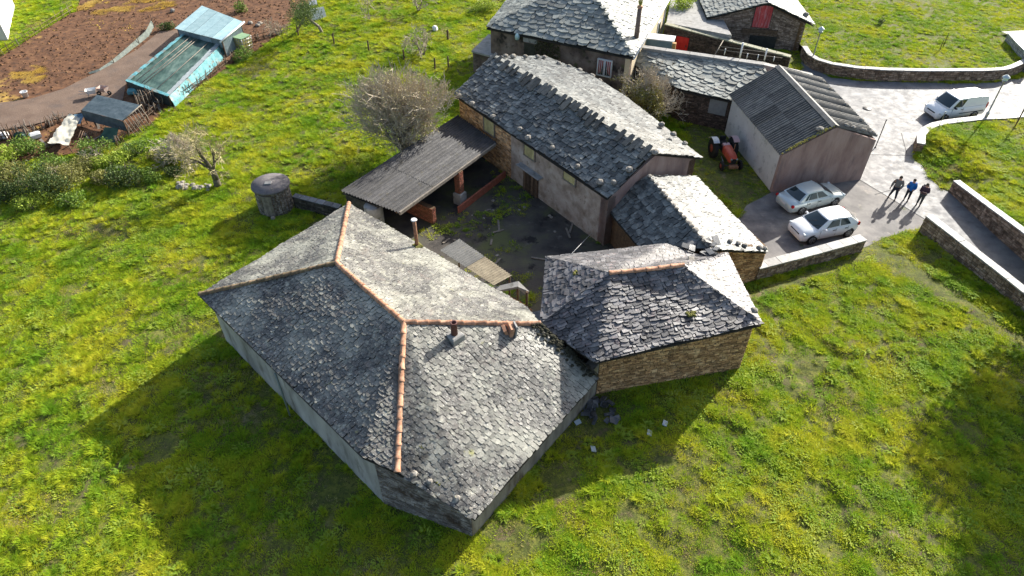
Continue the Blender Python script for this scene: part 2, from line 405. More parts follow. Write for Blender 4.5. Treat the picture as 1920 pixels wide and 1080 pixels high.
# ------------------------------------------------------------------ the ground and what lies on it
ROAD_PX = [(1613, 337), (1590, 285), (1545, 170), (1500, 136), (1505, 95), (1530, 130), (1560, 146), (1620, 152), (1700, 154), (1800, 156), (1870, 155), (1910, 146), (1990, 118), (2040, 219), (1880, 222),
           (1805, 226), (1767, 231), (1745, 238), (1732, 248), (1722, 270), (1714, 301), (1727, 308), (1747, 338), (1766, 356), (1783, 356), (1850, 402), (1925, 466), (2040, 566), (2040, 668), (1920, 566), (1738, 430), (1735, 412)]
APRON_PX = [(1446, 361), (1613, 337), (1735, 412), (1728, 432), (1694, 436), (1655, 447), (1626, 462), (1424, 518), (1380, 480), (1372, 425), (1400, 385)]
YARD_PX = [(690, 392), (640, 362), (855, 225), (930, 285), (985, 300), (1140, 455), (1215, 470), (1120, 510), (1040, 610), (985, 600), (840, 500)]
FIELD_PX = [(-160, 150), (0, 108), (75, 62), (142, 22), (178, -60), (800, -110), (640, -25), (562, 18), (540, 52), (478, 98), (440, 118), (326, 196), (280, 236), (180, 285), (60, 300), (-160, 345)]
UPPER_PX = [(1505, 82), (1514, 96), (1531, 107), (1561, 116), (1600, 122), (1650, 126), (1720, 128), (1800, 128), (1870, 127), (1905, 120), (1955, 95)]
UPZ = .78
def W2(pxs, z=0): return [tuple(P(u, v, z)[:2]) for u, v in pxs]
ROAD, APRON, YARD, FIELD = W2(ROAD_PX), W2(APRON_PX), W2(YARD_PX), W2(FIELD_PX)
UPPER = W2(UPPER_PX, 1.0)+[(110, 80), (110, 190), (10, 190), (26.5, 70)]
BANK_TOP = W2([(1722, 268), (1732, 250), (1745, 240), (1767, 233), (1805, 228), (1880, 224), (1990, 216)], .8)
BANK = BANK_TOP+[(60, 52), (60, 24)]+[tuple(P(2010, 500, 1.5)[:2]), tuple(P(1915, 430, 1.4)[:2]), tuple(P(1850, 382, 1.15)[:2]), tuple(P(1791, 338, .9)[:2])]+W2([(1767, 352), (1747, 335), (1727, 305), (1716, 300)])
def bank_z(x, y):
    edge = np.array(W2([(1712, 298), (1727, 305), (1747, 335), (1767, 352), (1786, 352)])); d = np.full(np.shape(x), 1e9)
    for i in range(len(edge)-1):
        a, b = edge[i], edge[i+1]; ab = b-a; t = np.clip(((x-a[0])*ab[0]+(y-a[1])*ab[1])/(ab@ab), 0, 1)
        d = np.minimum(d, np.hypot(x-a[0]-ab[0]*t, y-a[1]-ab[1]*t))
    s = np.clip(d/3.2, 0, 1); return .04+.72*s*s*(3-2*s)
FOOT = []                                   # footprints of buildings (plan polygons)
def hum(x, y):
    m = fbm(x*1.7, y*1.7, 25, 2); return .10*(fbm(x*.9, y*.9, 5, 2)-.5)*2*.7+.16*(fbm(x*.16, y*.16, 9, 2)-.5)+.30*np.clip(m-.42, 0, 1)*np.clip((fbm(x*.3, y*.3, 61, 2)-.25)*3, .2, 1)
GX0, GX1, GY0, GY1, GS = -74.0, 74.0, 6.0, 90.0, .25
def grid_masks(polys, x, y):
    r = np.zeros(x.shape, bool)
    for p in polys: r |= inpoly(x, y, p)
    return r
def build_ground():
    nx = int((GX1-GX0)/GS)+1; ny = int((GY1-GY0)/GS)+1
    xs = np.linspace(GX0, GX1, nx); ys = np.linspace(GY0, GY1, ny); X, Y = np.meshgrid(xs, ys)
    flat = np.zeros(X.shape, bool)
    for dx, dy in ((0, 0), (.9, 0), (-.9, 0), (0, .9), (0, -.9), (.6, .6), (-.6, .6), (.6, -.6), (-.6, -.6)):
        flat |= grid_masks([ROAD, APRON, YARD, FIELD, UPPER, BANK]+FOOT, X+dx, Y+dy)
    Z = np.where(flat, 0, hum(X, Y))
    # leave the border flat so that the far sheet joins
    e = np.minimum.reduce([X-GX0, GX1-X, Y-GY0, GY1-Y]); Z = Z*np.clip(e/3, 0, 1)
    v = np.stack([X, Y, Z], -1).reshape(-1, 3)
    i = np.arange(nx*ny).reshape(ny, nx)
    f = np.stack([i[:-1, :-1], i[:-1, 1:], i[1:, 1:], i[1:, :-1]], -1).reshape(-1, 4)
    B = 500.0; k = len(v)
    out = np.array([(-B, -B, 0), (B, -B, 0), (B, B, 0), (-B, B, 0)], float)
    v = np.vstack([v, out]); fl = f.tolist()
    cs = [i[0, 0], i[0, -1], i[-1, -1], i[-1, 0]]
    edges = [list(i[0, :]), list(i[:, -1]), list(i[-1, ::-1]), list(i[::-1, 0])]
    for s_ in range(4): fl.append([k+s_, k+(s_+1) % 4]+edges[s_][::-1])
    me = bpy.data.meshes.new('ground'); me.from_pydata(v.tolist(), [], fl); me.polygons.foreach_set('use_smooth', [True]*len(fl)); me.update()
    o = bpy.data.objects.new('ground', me); col.objects.link(o); o['kind'] = 'structure'
    me.materials.append(MAT('soil_and_moss', [(.11, .085, .045), (.08, .095, .02), (.12, .135, .022), (.17, .165, .035)], scale=1.4, detail=10, rough=.95, bump=.9, bscale=14, contrast=(.36, .62),
                            spots=[((.26, .20, .13), .8, .62, .72), ((.05, .06, .015), 7, .5, .62, 9.0), ((.22, .22, .05), 14, .58, .68, 6.0)]))
    return X, Y, Z
def sheet(name, poly, z, m, n_sub=0, zf=None):
    """flat sheet from a plan polygon; zf: height function on a triangulated grid"""
    if zf is None:
        mb = MB(); mb.add([(x, y, z) for x, y in poly], [tuple(range(len(poly)))])
        ar = sum(poly[i][0]*poly[(i+1) % len(poly)][1]-poly[(i+1) % len(poly)][0]*poly[i][1] for i in range(len(poly)))
        if ar < 0: mb.f = [f[::-1] for f in mb.f]
        import bmesh
        o = mb.build(name, m); bm = bmesh.new(); bm.from_mesh(o.data); bmesh.ops.triangulate(bm, faces=bm.faces, ngon_method='EAR_CLIP'); bm.to_mesh(o.data); bm.free()
    else:
        import bmesh
        pa = np.array(poly); x0, y0 = pa.min(0); x1, y1 = pa.max(0); bm = bmesh.new()
        x1 = min(x1, 75); y1 = min(y1, 110)
        vs_ = [bm.verts.new((x, y, 0)) for x, y in poly]; bm.faces.new(vs_)
        for c, ax in ((n_sub, 0), (n_sub, 1)):
            lo, hi = (x0, x1) if ax == 0 else (y0, y1); p = lo+c
            while p < hi:
                bmesh.ops.bisect_plane(bm, geom=bm.verts[:]+bm.edges[:]+bm.faces[:], plane_co=(p, p, 0), plane_no=(1, 0, 0) if ax == 0 else (0, 1, 0)); p += c
        co = np.array([v.co[:] for v in bm.verts]); zz = zf(co[:, 0], co[:, 1])
        for v, q in zip(bm.verts, zz): v.co.z = q
        bmesh.ops.triangulate(bm, faces=[f for f in bm.faces if len(f.verts) > 4])
        if sum(f.normal.z for f in bm.faces) < 0: bmesh.ops.reverse_faces(bm, faces=bm.faces)
        for f in bm.faces: f.smooth = True
        me = bpy.data.meshes.new(name); bm.to_mesh(me); bm.free(); me.materials.append(m)
        o = bpy.data.objects.new(name, me); col.objects.link(o)
    o['kind'] = 'structure'; return o
# ------------------------------------------------------------------ buildings
def inset(p, c, d):
    v = nrm(A(c[0]-p[0], c[1]-p[1], 0)); return A(p[0]+v[0]*d, p[1]+v[1]*d, p[2])
def walls(parent, plan, th, specs, name='wall'):
    """plan: counter-clockwise list of (x, y, ztop); specs: material per side (None = no wall)"""
    n = len(plan); res = []
    ar = sum(plan[i][0]*plan[(i+1) % n][1]-plan[(i+1) % n][0]*plan[i][1] for i in range(n))
    for i in range(n):
        a, b = plan[i], plan[(i+1) % n]; m = specs[i]
        if m is None: res.append(None); continue
        res.append(wall_prism(parent, name, a, b, -.1, a[2], b[2], th, m, side=1 if ar > 0 else -1))
    FOOT.append([(p[0], p[1]) for p in plan]); return res
def stones_on(parent, a, b, za, zb, m, sw, sh, nobj, z0=0.0, depth=.04):
    """stones on the outer face a->b (outside on the right of a->b)"""
    a = A(a[0], a[1], 0); b = A(b[0], b[1], 0)
    pcs = stone_pieces([a+UP*z0, b+UP*z0, b+UP*zb, a+UP*za], sw, sh, depth)
    place_pieces(pcs, 'stone', 'stone_field', m, parent, nobj)
RT = {}
def ridge_tiles(parent, p0, p1, m, r=.12, L=.40, lift=.055):
    """row of half-round tiles from p0 up to p1"""
    key = (m.name, r, L)
    if key not in RT:
        mb = MB(); n = 7; V = []
        for x, rr in ((-.02, r*1.12), (.05, r*1.12), (.06, r), (L+.03, r*.93)):
            V += [(x, rr*math.cos(math.pi*k/(n-1)), rr*math.sin(math.pi*k/(n-1))-.03) for k in range(n)]
        mb.add(V, [(j*n+k, (j+1)*n+k, (j+1)*n+k+1, j*n+k+1) for j in range(3) for k in range(n-1)], smooth=True)
        mb.add(V[:n], [tuple(range(n))]); mb.add(V[-n:], [tuple(range(n-1, -1, -1))])
        RT[key] = []
        for t in (.1, .35, .6, .9):
            mb.t = [t]*len(mb.v); me = mb.mesh('ridge_tile'); me.materials.append(m); RT[key].append(me)
    p0 = np.asarray(p0, float); p1 = np.asarray(p1, float); d = p1-p0; k = max(1, int(np.linalg.norm(d)/L)); st = d/k
    for i in range(k):
        q = frame_quat(st+A(rnd(-.015, .015), rnd(-.015, .015), 0), UP)
        inst(random.choice(RT[key]), 'ridge_tile', parent, p0+st*i+UP*(lift+rnd(0, .015)), q, (np.linalg.norm(st)/L, 1, 1))
def sagline(p0, p1, k, amt):
    return [np.asarray(p0)+(np.asarray(p1)-p0)*i/k-UP*amt*math.sin(math.pi*i/k) for i in range(k+1)]
def rock(c, r, name='roof_stone', m=None, flat=.6):
    mb = MB(); pts = []; n = 7
    for z, s in ((-1, .7), (-.2, 1.0), (.5, .85), (1, .4)):
        pts += [(c[0]+r*s*rnd(.75, 1.2)*math.cos(2*math.pi*i/n), c[1]+r*s*rnd(.75, 1.2)*math.sin(2*math.pi*i/n), c[2]+r*flat*(z+1)*.9+rnd(-.04, .04)*r) for i in range(n)]
    mb.add(pts, [(j*n+i, j*n+(i+1) % n, (j+1)*n+(i+1) % n, (j+1)*n+i) for j in range(3) for i in range(n)]+[tuple(range(3*n, 4*n)), tuple(range(n-1, -1, -1))])
    return mb
def roof_rock(c, r, label, group):
    return tag(rock(c, r).build('roof_stone', rock_m), label, 'stone', group)

# ---- the farmhouse in front
L_ = P(375, 553, 3.6); B_ = P(654, 382, 2.95); K_ = P(631, 494, 5.7); Q_ = P(757, 605, 5.7); R_ = P(1012, 608, 4.0)
C1 = P(682, 857, 3.5); C2 = P(745, 886, 3.15); F_ = P(890, 973, 2.1); E_ = P(1122, 708, 2.4); D_ = P(987, 577, 2.95)
house = thing('farmhouse', 'large hip-roofed farmhouse with grey lichened slate roof and orange ridge tiles', 'house', A(-4.5, 21, 0))
hNW = Plane([K_, L_, B_]); hSW = Plane([Q_, K_, L_, C1, C2], along=C1-L_, sag=.06); hNE = Plane([Q_, R_, D_, B_, K_], along=D_-B_, sag=.06); hSE = Plane([Q_, C2, F_, E_, R_], along=E_-F_, sag=.06)
roofA = deck([hNW, hSW, hNE, hSE], .07, 'roof', deck_dark, house); pcs = []
for pl, s_, rg in ((hNW, .25, 1.0), (hSW, .27, 1.15), (hNE, .25, .9), (hSE, .26, 1.0)): slates(pl, s_, pcs, rg, .022)
place_pieces(pcs, 'slate', 'slate_field', slate_lichen, roofA, 300)
wL, wC, wF, wE = P(425, 640), P(720, 944), P(887, 1006), P(1116, 741)
wB = inset(B_, K_, .35); wD = inset(D_, Q_, .35); wR = inset(R_, Q_, .2)
planA = [(wL[0], wL[1], 3.5), (wC[0], wC[1], 3.42), (wF[0], wF[1], 1.98), (wE[0], wE[1], 2.3), (wR[0], wR[1], 3.75), (wD[0], wD[1], 2.85), (wB[0], wB[1], 2.85)]
plaster_old = MAT('plaster_old', [(.12, .11, .095), (.21, .195, .17), (.30, .28, .245)], scale=1.2, rough=.9, bump=.4, bscale=14, stretch=(1, 1, .25), spots=[((.09, .07, .05), 1.6, .54, .68, 8.0)])
wa = walls(house, planA, .5, [plaster_grey, mortar, plaster_old, None, plaster_warm, plaster_warm, plaster_grey])
stones_on(wa[1], wC, wF, 3.40, 1.95, MAT('stone_grimy', [(.10, .085, .07), (.20, .18, .155), (.34, .315, .28)], scale=2.2, rough=.9, bump=.5, tint=.45, spots=[((.07, .05, .035), 1.0, .54, .66)]), .26, .07, 120, depth=.035)
for p0, p1, m in ((L_, K_, terracotta_moss), (B_, K_, terracotta), (Q_, K_, terracotta), (C2, Q_, terracotta), (R_, Q_, terracotta)):
    d = np.asarray(p1)-p0; n_ = 3 if m is terracotta else 1; pts = sagline(np.asarray(p0), np.asarray(p1), 4, .02)
    for i in range(4): ridge_tiles(roofA, pts[i], pts[i+1], m, r=.125)
MB().tube(P(516, 700, 3.35)+A(-.25, -.2, 0)*0, P(516, 700, 3.35)*A(1, 1, 0)+A(0, 0, .4), .045, n=8).build('downpipe', MAT('pipe_green', [(.16, .2, .19)], rough=.5, bump=0), house)
gut = MB(); gut.tube(B_-UP*.12, D_-UP*.12, .06, n=6); gut.build('gutter', metal_grey, house)
gut = MB(); gut.tube(L_-UP*.1, C1-UP*.1, .05, n=6); gut.build('gutter', metal_dark, house)
# flue and chimneys (parts of the house)
b = hNE.pix(782, 462); fl = MB(); fl.tube(b-UP*.3, b+UP*1.75, .10, n=12); flue = fl.build('flue', rust_m, house)
MB().tube(b+UP*1.75, b+UP*1.8, .17, .14, n=14).build('flue_cap', white_paint, flue)
mb = MB(); mb.box(b+UP*.02, (.5, .5, .22), rz=.7, bev=.08); mb.build('flue_collar', moss_m, flue)
b = hSE.pix(853, 636); ch = MB(); ch.box(b+UP*.08, (.62, .62, .5), rz=.75, bev=.05); chb = ch.build('chimney', concrete_m, house)
cm = MAT('clay_pipe', [(.11, .05, .045), (.17, .08, .07)], rough=.7, scale=5)
MB().lathe([(.0, .2), (.15, .2), (.14, .95), (.15, .95), (.15, 1.02), (.11, 1.02), (.11, .5), (0, .5)], b, n=14).build('chimney_pot', cm, chb)
b = hSE.pix(957, 624); v_ = MB(); v_.box(b+UP*.18, (.18, .5, .5), rz=.3, ry=.2); v_.box(b+UP*.12+A(-.22, 0, 0), (.14, .42, .42), rz=.3, ry=-.35); v_.build('roof_vent', terracotta, house)
MB().box(b+UP*.2+A(.2, .02, 0), (.07, .42, .62), rz=.35, ry=.1).build('vent_slab', concrete_m, house)
for i, (u, v) in enumerate(((777, 891), (806, 905), (857, 937), (879, 957))):
    roof_rock(hSE.pix(u, v)+UP*.03, rnd(.13, .2), 'rough stone on the bottom edge of the farmhouse roof', 'stones along the farmhouse roof edge')
for u, v, r in ((797, 835, .2), (822, 862, .22), (900, 872, .14), (835, 902, .3), (850, 915, .25), (862, 925, .22)):
    mb = MB(); c = hSE.pix(u, v)
    for k in range(14):
        q = c+hSE.u*rnd(-r, r)+hSE.v*rnd(-r*.6, r*.6); mb.lathe([(0, -.02), (.07, 0), (.05, .06), (0, .08)], q, n=6)
    mb.build('moss_clump', moss_m, roofA)

# ---- annex
a0, a1, a2, a3 = P(1024, 481, 3.6), P(1013, 607, 3.55), P(1118, 678, 3.65), P(1428, 607, 3.5)
a5, a6, a7 = P(1364, 474, 3.6), P(1312, 478, 3.8), P(1249, 458, 3.8); r0, r1 = P(1143, 513, 5.25), P(1281, 498, 5.3)
annex = thing('stone_annex', 'stone outbuilding with purple-grey slate hip roof joined to the big farmhouse', 'outbuilding', A(7, 24, 0))
xS = Plane([r0, a1, a2, a3, r1], along=a3-a2, sag=.07); xW = Plane([r0, a0, a1]); xN = Plane([r0, r1, a6, a7, a0], along=a7-a0); xE = Plane([r1, a3, a5, a6], along=a5-a3)
roofB = deck([xS, xW, xN, xE], .08, 'roof', deck_dark, annex); pcs = []
slates(xS, .34, pcs, 1.45, .034, aspect=.46, rd=.6); slates(xW, .36, pcs, 1.3, .03); slates(xN, .3, pcs, .8, .02); slates(xE, .34, pcs, .8, .025)
place_pieces(pcs, 'slate', 'slate_field', slate_annex, roofB, 300)
s0, s1 = P(1117, 739), P(1386, 691)
s2 = inset(a5, r0, .3); s3 = inset(a7, r0, .3); s4 = inset(a0, r0, .3); s5 = inset(a1, r0, .25)
planB = [(s0[0], s0[1], 3.25), (s1[0], s1[1], 3.38), (s2[0], s2[1], 3.4), (s3[0], s3[1], 3.55), (s4[0], s4[1], 3.4), (s5[0], s5[1], 3.1)]
wb = walls(annex, planB, .5, [mortar, mortar, mortar, mortar, mortar, mortar])
stones_on(wb[0], s0, s1, 3.22, 3.36, stone_brown, .30, .085, 220)
stones_on(wb[1], s1, s2, 3.36, 3.4, stone_brown, .3, .09, 30)
stones_on(wb[5], s5, s0, 3.08, 3.22, stone_dark, .3, .09, 0)
for i, p in enumerate(sagline(r0, r1, 3, .04)[:-1]): ridge_tiles(roofB, p, sagline(r0, r1, 3, .04)[i+1], terracotta, r=.12)
for u, v in ((1283, 497), (1295, 488)): MB().box(xE.pix(u, v)+UP*.08, (.34, .3, .12), rz=rnd(0, 3), bev=.03).build('ridge_stone', rock_m, roofB)
roof_rock(xE.pix(1413, 585)+UP*.02, .2, 'dark stone on the right corner of the annex roof', 'stones on the annex roof corner')
for u, v in ((1083, 513), (1175, 652), (1207, 643), (1294, 590)):
    mb = MB(); c = (xS if v > 560 else xW).pix(u, v)
    for k in range(16): mb.lathe([(0, -.02), (.08, 0), (.06, .06), (0, .08)], c+A(rnd(-.25, .25), rnd(-.15, .15), .02), n=6)
    mb.build('moss_clump', moss_m, roofB)
for k in range(5):
    c = xN.pix(1300+rnd(-18, 30), 458+rnd(-3, 14)); MB().box(c+UP*rnd(.06, .2), (rnd(.3, .5), rnd(.25, .4), .06), rz=rnd(0, 3), rx=rnd(-.3, .3), ry=rnd(-.3, .3)).build('loose_slate', slate_dark, roofB)

mb = MB(); mb.prism([R_-UP*.05, E_-UP*.02, a2-UP*.75, a1-UP*.35], UP*.12); mb.build('valley_flashing', MAT('valley_moss', [(.03, .028, .02), (.07, .06, .045), (.12, .11, .08)], scale=5, rough=1, bump=.8), annex)
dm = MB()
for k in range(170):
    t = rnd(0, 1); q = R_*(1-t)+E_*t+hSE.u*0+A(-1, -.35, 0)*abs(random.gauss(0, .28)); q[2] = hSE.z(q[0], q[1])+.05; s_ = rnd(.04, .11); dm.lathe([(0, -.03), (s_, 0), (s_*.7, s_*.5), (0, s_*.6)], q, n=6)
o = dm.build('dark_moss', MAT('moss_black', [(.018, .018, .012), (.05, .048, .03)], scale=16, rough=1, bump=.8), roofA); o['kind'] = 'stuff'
# ---- low wing between annex and long barn
k0, k1 = P(1215, 329, 4.15), P(1331, 466, 4.05); e0, e1 = P(1306, 331, 2.55), P(1438, 471, 2.45); g0, g1 = P(1136, 388, 2.35), P(1200, 464, 2.35)
wing = thing('slate_wing', 'low gabled wing with dark and pale slate slopes beside the parked cars', 'outbuilding', A(10, 32, 0))
nE = Plane([k0, k1, e1, e0], along=e1-e0); nW = Plane([k0, g0, g1, k1], along=g1-g0)
roofC = deck([nE, nW], .08, 'roof', deck_dark, wing); pcs = []
slates(nE, .38, pcs, 1.1, .025); slates(nW, .40, pcs, 1.3, .03, rd=.4)
place_pieces(pcs, 'slate', 'slate_field', slate_blue, roofC, 300)
for i in range(17):
    t = (i+.5)/17; c = k0*(1-t)+k1*t+UP*.07+(nE.u*rnd(-.08, .08))
    mb = rock(c-UP*.05, rnd(.13, .2), flat=.45); mb.build('ridge_stone', rock_m, roofC)
for k in range(10):
    c = k1+A(rnd(-.5, .4), rnd(-.5, .5), rnd(.0, .25)); MB().box(c, (rnd(.3, .55), rnd(.25, .4), .06), rz=rnd(0, 3), rx=rnd(-.3, .3), ry=rnd(-.4, .4)).build('ridge_slab', slate_dark, roofC)
q0 = P(1420, 523); q1 = inset(e0, k0, .3); q2 = inset(g0, k0, .25); q3 = inset(g1, k1, .25); qf = q0+(k1-e1)*A(1, 1, 0)*1.0
planC = [(q0[0], q0[1], 2.35), (q1[0], q1[1], 2.45), (q2[0], q2[1], 2.25), (q3[0], q3[1], 2.25), (qf[0], qf[1], 3.9)]
wc = walls(wing, planC, .45, [mortar, None, mortar, mortar, mortar])
stones_on(wc[4], qf, q0, 3.85, 2.3, stone_brown, .32, .09, 60); stones_on(wc[0], q0, q1, 2.33, 2.43, stone_brown, .32, .09, 0)
for u, v in ((1368, 455), (1383, 459), (1396, 463), (1424, 467), (1433, 468)):
    roof_rock(nE.pix(u, v)+UP*.03, .17, 'dark stone on the gable edge of the low wing roof', 'stones along the low wing gable')

# ---- long barn
b0, b1 = P(853, 178, 3.65), P(1139, 371, 3.6); m0, m1 = P(925, 106, 5.4), P(1223, 286, 5.4); f1 = P(1315, 294, 3.6); f0 = P(1026, 106, 3.6)
barn = thing('long_barn', 'long stone barn with dark slate front slope and a toothed ridge of slabs', 'barn', A(1.5, 40, 0))
dW = Plane([m0, b0, b1, m1], along=b1-b0, sag=.09); dE = Plane([m0, m1, f1, P(1166, 176, 3.6), P(1110, 143, 3.6), f0], along=f1-f0, sag=.05)
roofD = deck([dW, dE], .09, 'roof', deck_dark, barn); pcs = []
slates(dW, .40, pcs, 1.5, .035, aspect=.7, rd=.25); slates(dE, .42, pcs, .8, .025)
place_pieces(pcs, 'slate', 'slate_field', slate_blue, roofD, 300)
slab_m = MAT('ridge_slab', [(.08, .076, .066), (.16, .15, .13)], scale=4, rough=.7, bump=.4, tint=.35, spots=[((.34, .33, .27), 9, .62, .72)])
n_ = 31
for i in range(n_):
    t = (i+.4+rnd(-.3, .3))/n_; c = m0*(1-t)+m1*t; w_ = rnd(.12, .24); l_ = rnd(.45, 1.2)
    if random.random() < .12: continue
    mb = MB(); up = dW.v; uu = dW.u; nn = dW.n; hd = c+up*.26+nn*.16; pts = []
    for a, b in ((-w_, -l_*.7), (w_*.9, -l_*.7), (w_, .1), (w_*.7, .28), (-w_*.7, .3), (-w_, .1)): pts.append(c+uu*a+up*b+nn*(.07+.05*(b+l_)))
    mb.prism(pts, nn*.05, tint=rnd(0, 1)); mb.build('ridge_slab', slab_m, roofD)
bb = P(1131, 461); dirD = nrm((b0-b1)*A(1, 1, 0)); far = bb+dirD*15.6; nD = A(-dirD[1], dirD[0], 0)  # nD points left of far direction
nin = -nD if np.dot(-nD, m1-b1) > 0 else nD; wid = np.dot(f1-b1, nin)-.35
c3 = bb+nin*wid; c4 = far+nin*wid; mid = bb+nin*wid/2; midf = far+nin*wid/2
planD = [(bb[0], bb[1], 3.5), (mid[0], mid[1], 5.15), (c3[0], c3[1], 3.5), (c4[0], c4[1], 3.5), (midf[0], midf[1], 5.15), (far[0], far[1], 3.5)]
wd = walls(barn, planD, .6, [plaster_mauve, plaster_mauve, mortar, mortar, mortar, plaster_warm])
stones_on(wd[5], far, far-dirD*6.2, 3.48, 3.48, stone_brown, .34, .1, 60)
pcs = stone_pieces([bb+UP*.0, bb+UP*.0+nin*wid/2, mid+UP*5.1, bb+UP*3.45], .3, .09)
def on_wall(u, v, p, d, off=0.0):
    n = nrm(np.cross(d, UP)); return hit(u, v, np.asarray(p)+n*off, n)
nout = -nin
shut_m = MAT('shutter_wood', [(.30, .27, .12), (.42, .38, .2)], scale=4, rough=.8, bump=.3, tint=.2)
for k, (u0_, v0_, u1_, v1_, lab) in enumerate(((908, 222, 927, 256, 'a'), (984, 272, 1002, 301, 'b'), (1058, 314, 1078, 348, 'c'))):
    pA = on_wall(u0_, v0_, bb+nout*.05, dirD); pB = on_wall(u1_, v1_, bb+nout*.05, dirD)
    s_ = abs(np.dot(pB-pA, dirD)); c = (pA+pB)/2; top = 3.38; bot = min(pA[2], pB[2]); ce = A(c[0], c[1], (top+bot)/2)
    fr = MB(); rz = math.atan2(dirD[1], dirD[0])
    for a in (-1, 1): fr.box(ce+dirD*a*(s_/2+.04), (.08, .12, top-bot+.1), rz=rz)
    fr.box(ce-UP*((top-bot)/2+.04), (s_+.2, .16, .08), rz=rz); sh = fr.build('shutter', wood_grey, barn)
    for j in range(4):
        MB().box(ce+dirD*(j-1.5)*s_/4, (s_/4-.012, .05, top-bot), rz=rz, tint=rnd(0, 1)).build('plank', shut_m, sh)
pA = on_wall(972, 306, bb+nout*.2, dirD); pB = on_wall(1014, 336, bb+nout*.2, dirD); c = (pA+pB)/2
MB().box(c, (np.linalg.norm(pA-pB), .5, .09), rz=math.atan2(dirD[1], dirD[0]), bev=.02).build('door_hood', concrete_m, barn)
dr = MB(); pC = c+nout*-.12; hd = c[2]-.1
door = MB().box(A(pC[0], pC[1], hd/2), (1.5, .1, hd), rz=math.atan2(dirD[1], dirD[0])).build('door', wood_brown, barn)
for j in range(7): MB().box(A(pC[0], pC[1], hd/2)+dirD*(j-3)*.21+nout*.055, (.19, .03, hd-.05), rz=math.atan2(dirD[1], dirD[0]), tint=rnd(0, 1)).build('plank', wood_brown, door)
for u, v, r in ((862, 182, .2), (885, 198, .24), (925, 222, .22), (975, 245, .2), (990, 262, .26), (1036, 280, .2), (1083, 315, .2), (1125, 345, .24), (1150, 345, .2), (1180, 322, .26), (1228, 289, .24)):
    roof_rock(dW.pix(u, v)+UP*.04, r, 'pale stone weighing down the dark slope of the long barn', 'stones on the front slope of the long barn')
for u, v, r in ((948, 108, .2), (962, 109, .24), (985, 109, .2), (1008, 109, .2), (1020, 110, .2), (1048, 122, .22), (1067, 128, .22), (1086, 136, .26), (1109, 146, .26), (1124, 154, .2), (1240, 237, .24), (1262, 255, .22), (1283, 272, .2)):
    roof_rock(dE.pix(u, v)+UP*.04, r, 'stone on the far eave of the pale barn slope', 'stones on the back eave of the long barn')

# ---- corrugated sheets
def corrugated(parent, q, cols, rows, m, pitch=.17, amp=.03, along='t', name='roof_sheet', lap=.04):
    """q: quad p00 p10 p11 p01; columns along s, rows along t; ridges run along t (or s)"""
    q = [np.asarray(p, float) for p in q]; n = nrm(np.cross(q[1]-q[0], q[3]-q[0]))
    if n[2] < 0: n = -n
    for i in range(cols):
        for j in range(rows):
            s0_, s1_ = i/cols, (i+1)/cols; t0, t1 = j/rows, (j+1)/rows; tl = rnd(0, 1); off = rnd(0, .012)+(.02 if (j % 2 and along == 't') or (i % 2 and along == 's') else 0)
            V = []; W_ = np.linalg.norm(q[1]-q[0]) if along == 't' else np.linalg.norm(q[3]-q[0])
            k = max(6, int(W_/(cols if along == 't' else rows)/pitch*6))
            for a in range(k+1):
                h = amp*math.sin(2*math.pi*(a/k)*(W_/(cols if along == 't' else rows)/pitch))+off
                f = a/k
                if along == 't': p, r_ = bil(q, s0_+(s1_-s0_)*f, t0-.01), bil(q, s0_+(s1_-s0_)*f, t1+.01)
                else: p, r_ = bil(q, s0_-.008, t0+(t1-t0)*f), bil(q, s1_+.008, t0+(t1-t0)*f)
                V += [p+n*h, r_+n*h]
            fs = [(2*a, 2*a+2, 2*a+3, 2*a+1) for a in range(k)]
            nv = len(V); V2 = V+[p-n*.012 for p in V]
            fs2 = [f if True else f for f in fs]+[tuple(x+nv for x in f[::-1]) for f in fs]
            # close the long ends
            fs2 += [(2*a, 2*a+nv, 2*a+2+nv, 2*a+2) for a in range(k)]+[(2*a+1, 2*a+3, 2*a+3+nv, 2*a+1+nv) for a in range(k)]
            MB().add(V2, fs2, tl, smooth=False).build(name, m, parent, center=True)
# ---- open cattle shed
h0, h1, h2, h3 = P(641, 356, 2.35), P(749, 397, 2.65), P(929, 268, 2.65), P(857, 217, 2.35)
shed = thing('cattle_shed', 'open-fronted shed with long dark corrugated roof and red brick pillar', 'shed', A(-5.5, 38.5, 0))
frame = MB()
for s_ in (.05, .5, .95): frame.tube(bil([h0, h1, h2, h3], s_, .0)-UP*.14, bil([h0, h1, h2, h3], s_, 1)-UP*.14, .07, n=6)
frame.build('rafter', wood_brown, shed)
corrugated(shed, [h0, h1, h2, h3], 5, 3, asbestos_dark, pitch=.25, amp=.055, along='t')
gb = MB(); dv = nrm(h2-h1); gb.box((h1+h2)/2-UP*.12, (np.linalg.norm(h2-h1), .12, .2), rz=math.atan2(dv[1], dv[0])); gb.build('eave_beam', wood_grey, shed)
hw = [h0*A(1, 1, 0)+nrm(h1-h0)*A(1, 1, 0)*.25, h3*A(1, 1, 0)+nrm(h2-h3)*A(1, 1, 0)*.25]
wall_prism(shed, 'back_wall', hw[0], hw[1], 0, 2.1, 2.1, .35, concrete_m, side=-1)
e_ = h1*A(1, 1, 0)-nrm(h1-h0)*A(1, 1, 0)*.3; wall_prism(shed, 'end_wall', hw[0], hw[0]*.35+e_*.65, 0, 2.1, 2.3, .3, stone_dark, side=1)
FOOT.append([tuple(p[:2]) for p in (h0, h1, h2, h3)])
pb = P(863, 381); pil = MB(); pil.box(pb+UP*.45, (.62, .62, .9), rz=.96, bev=.05); pbase = pil.build('pillar_base', concrete_m, shed)
pil = MB(); pil.box(pb+UP*1.7, (.42, .42, 1.62), rz=.96); pr = pil.build('pillar', mortar, shed)
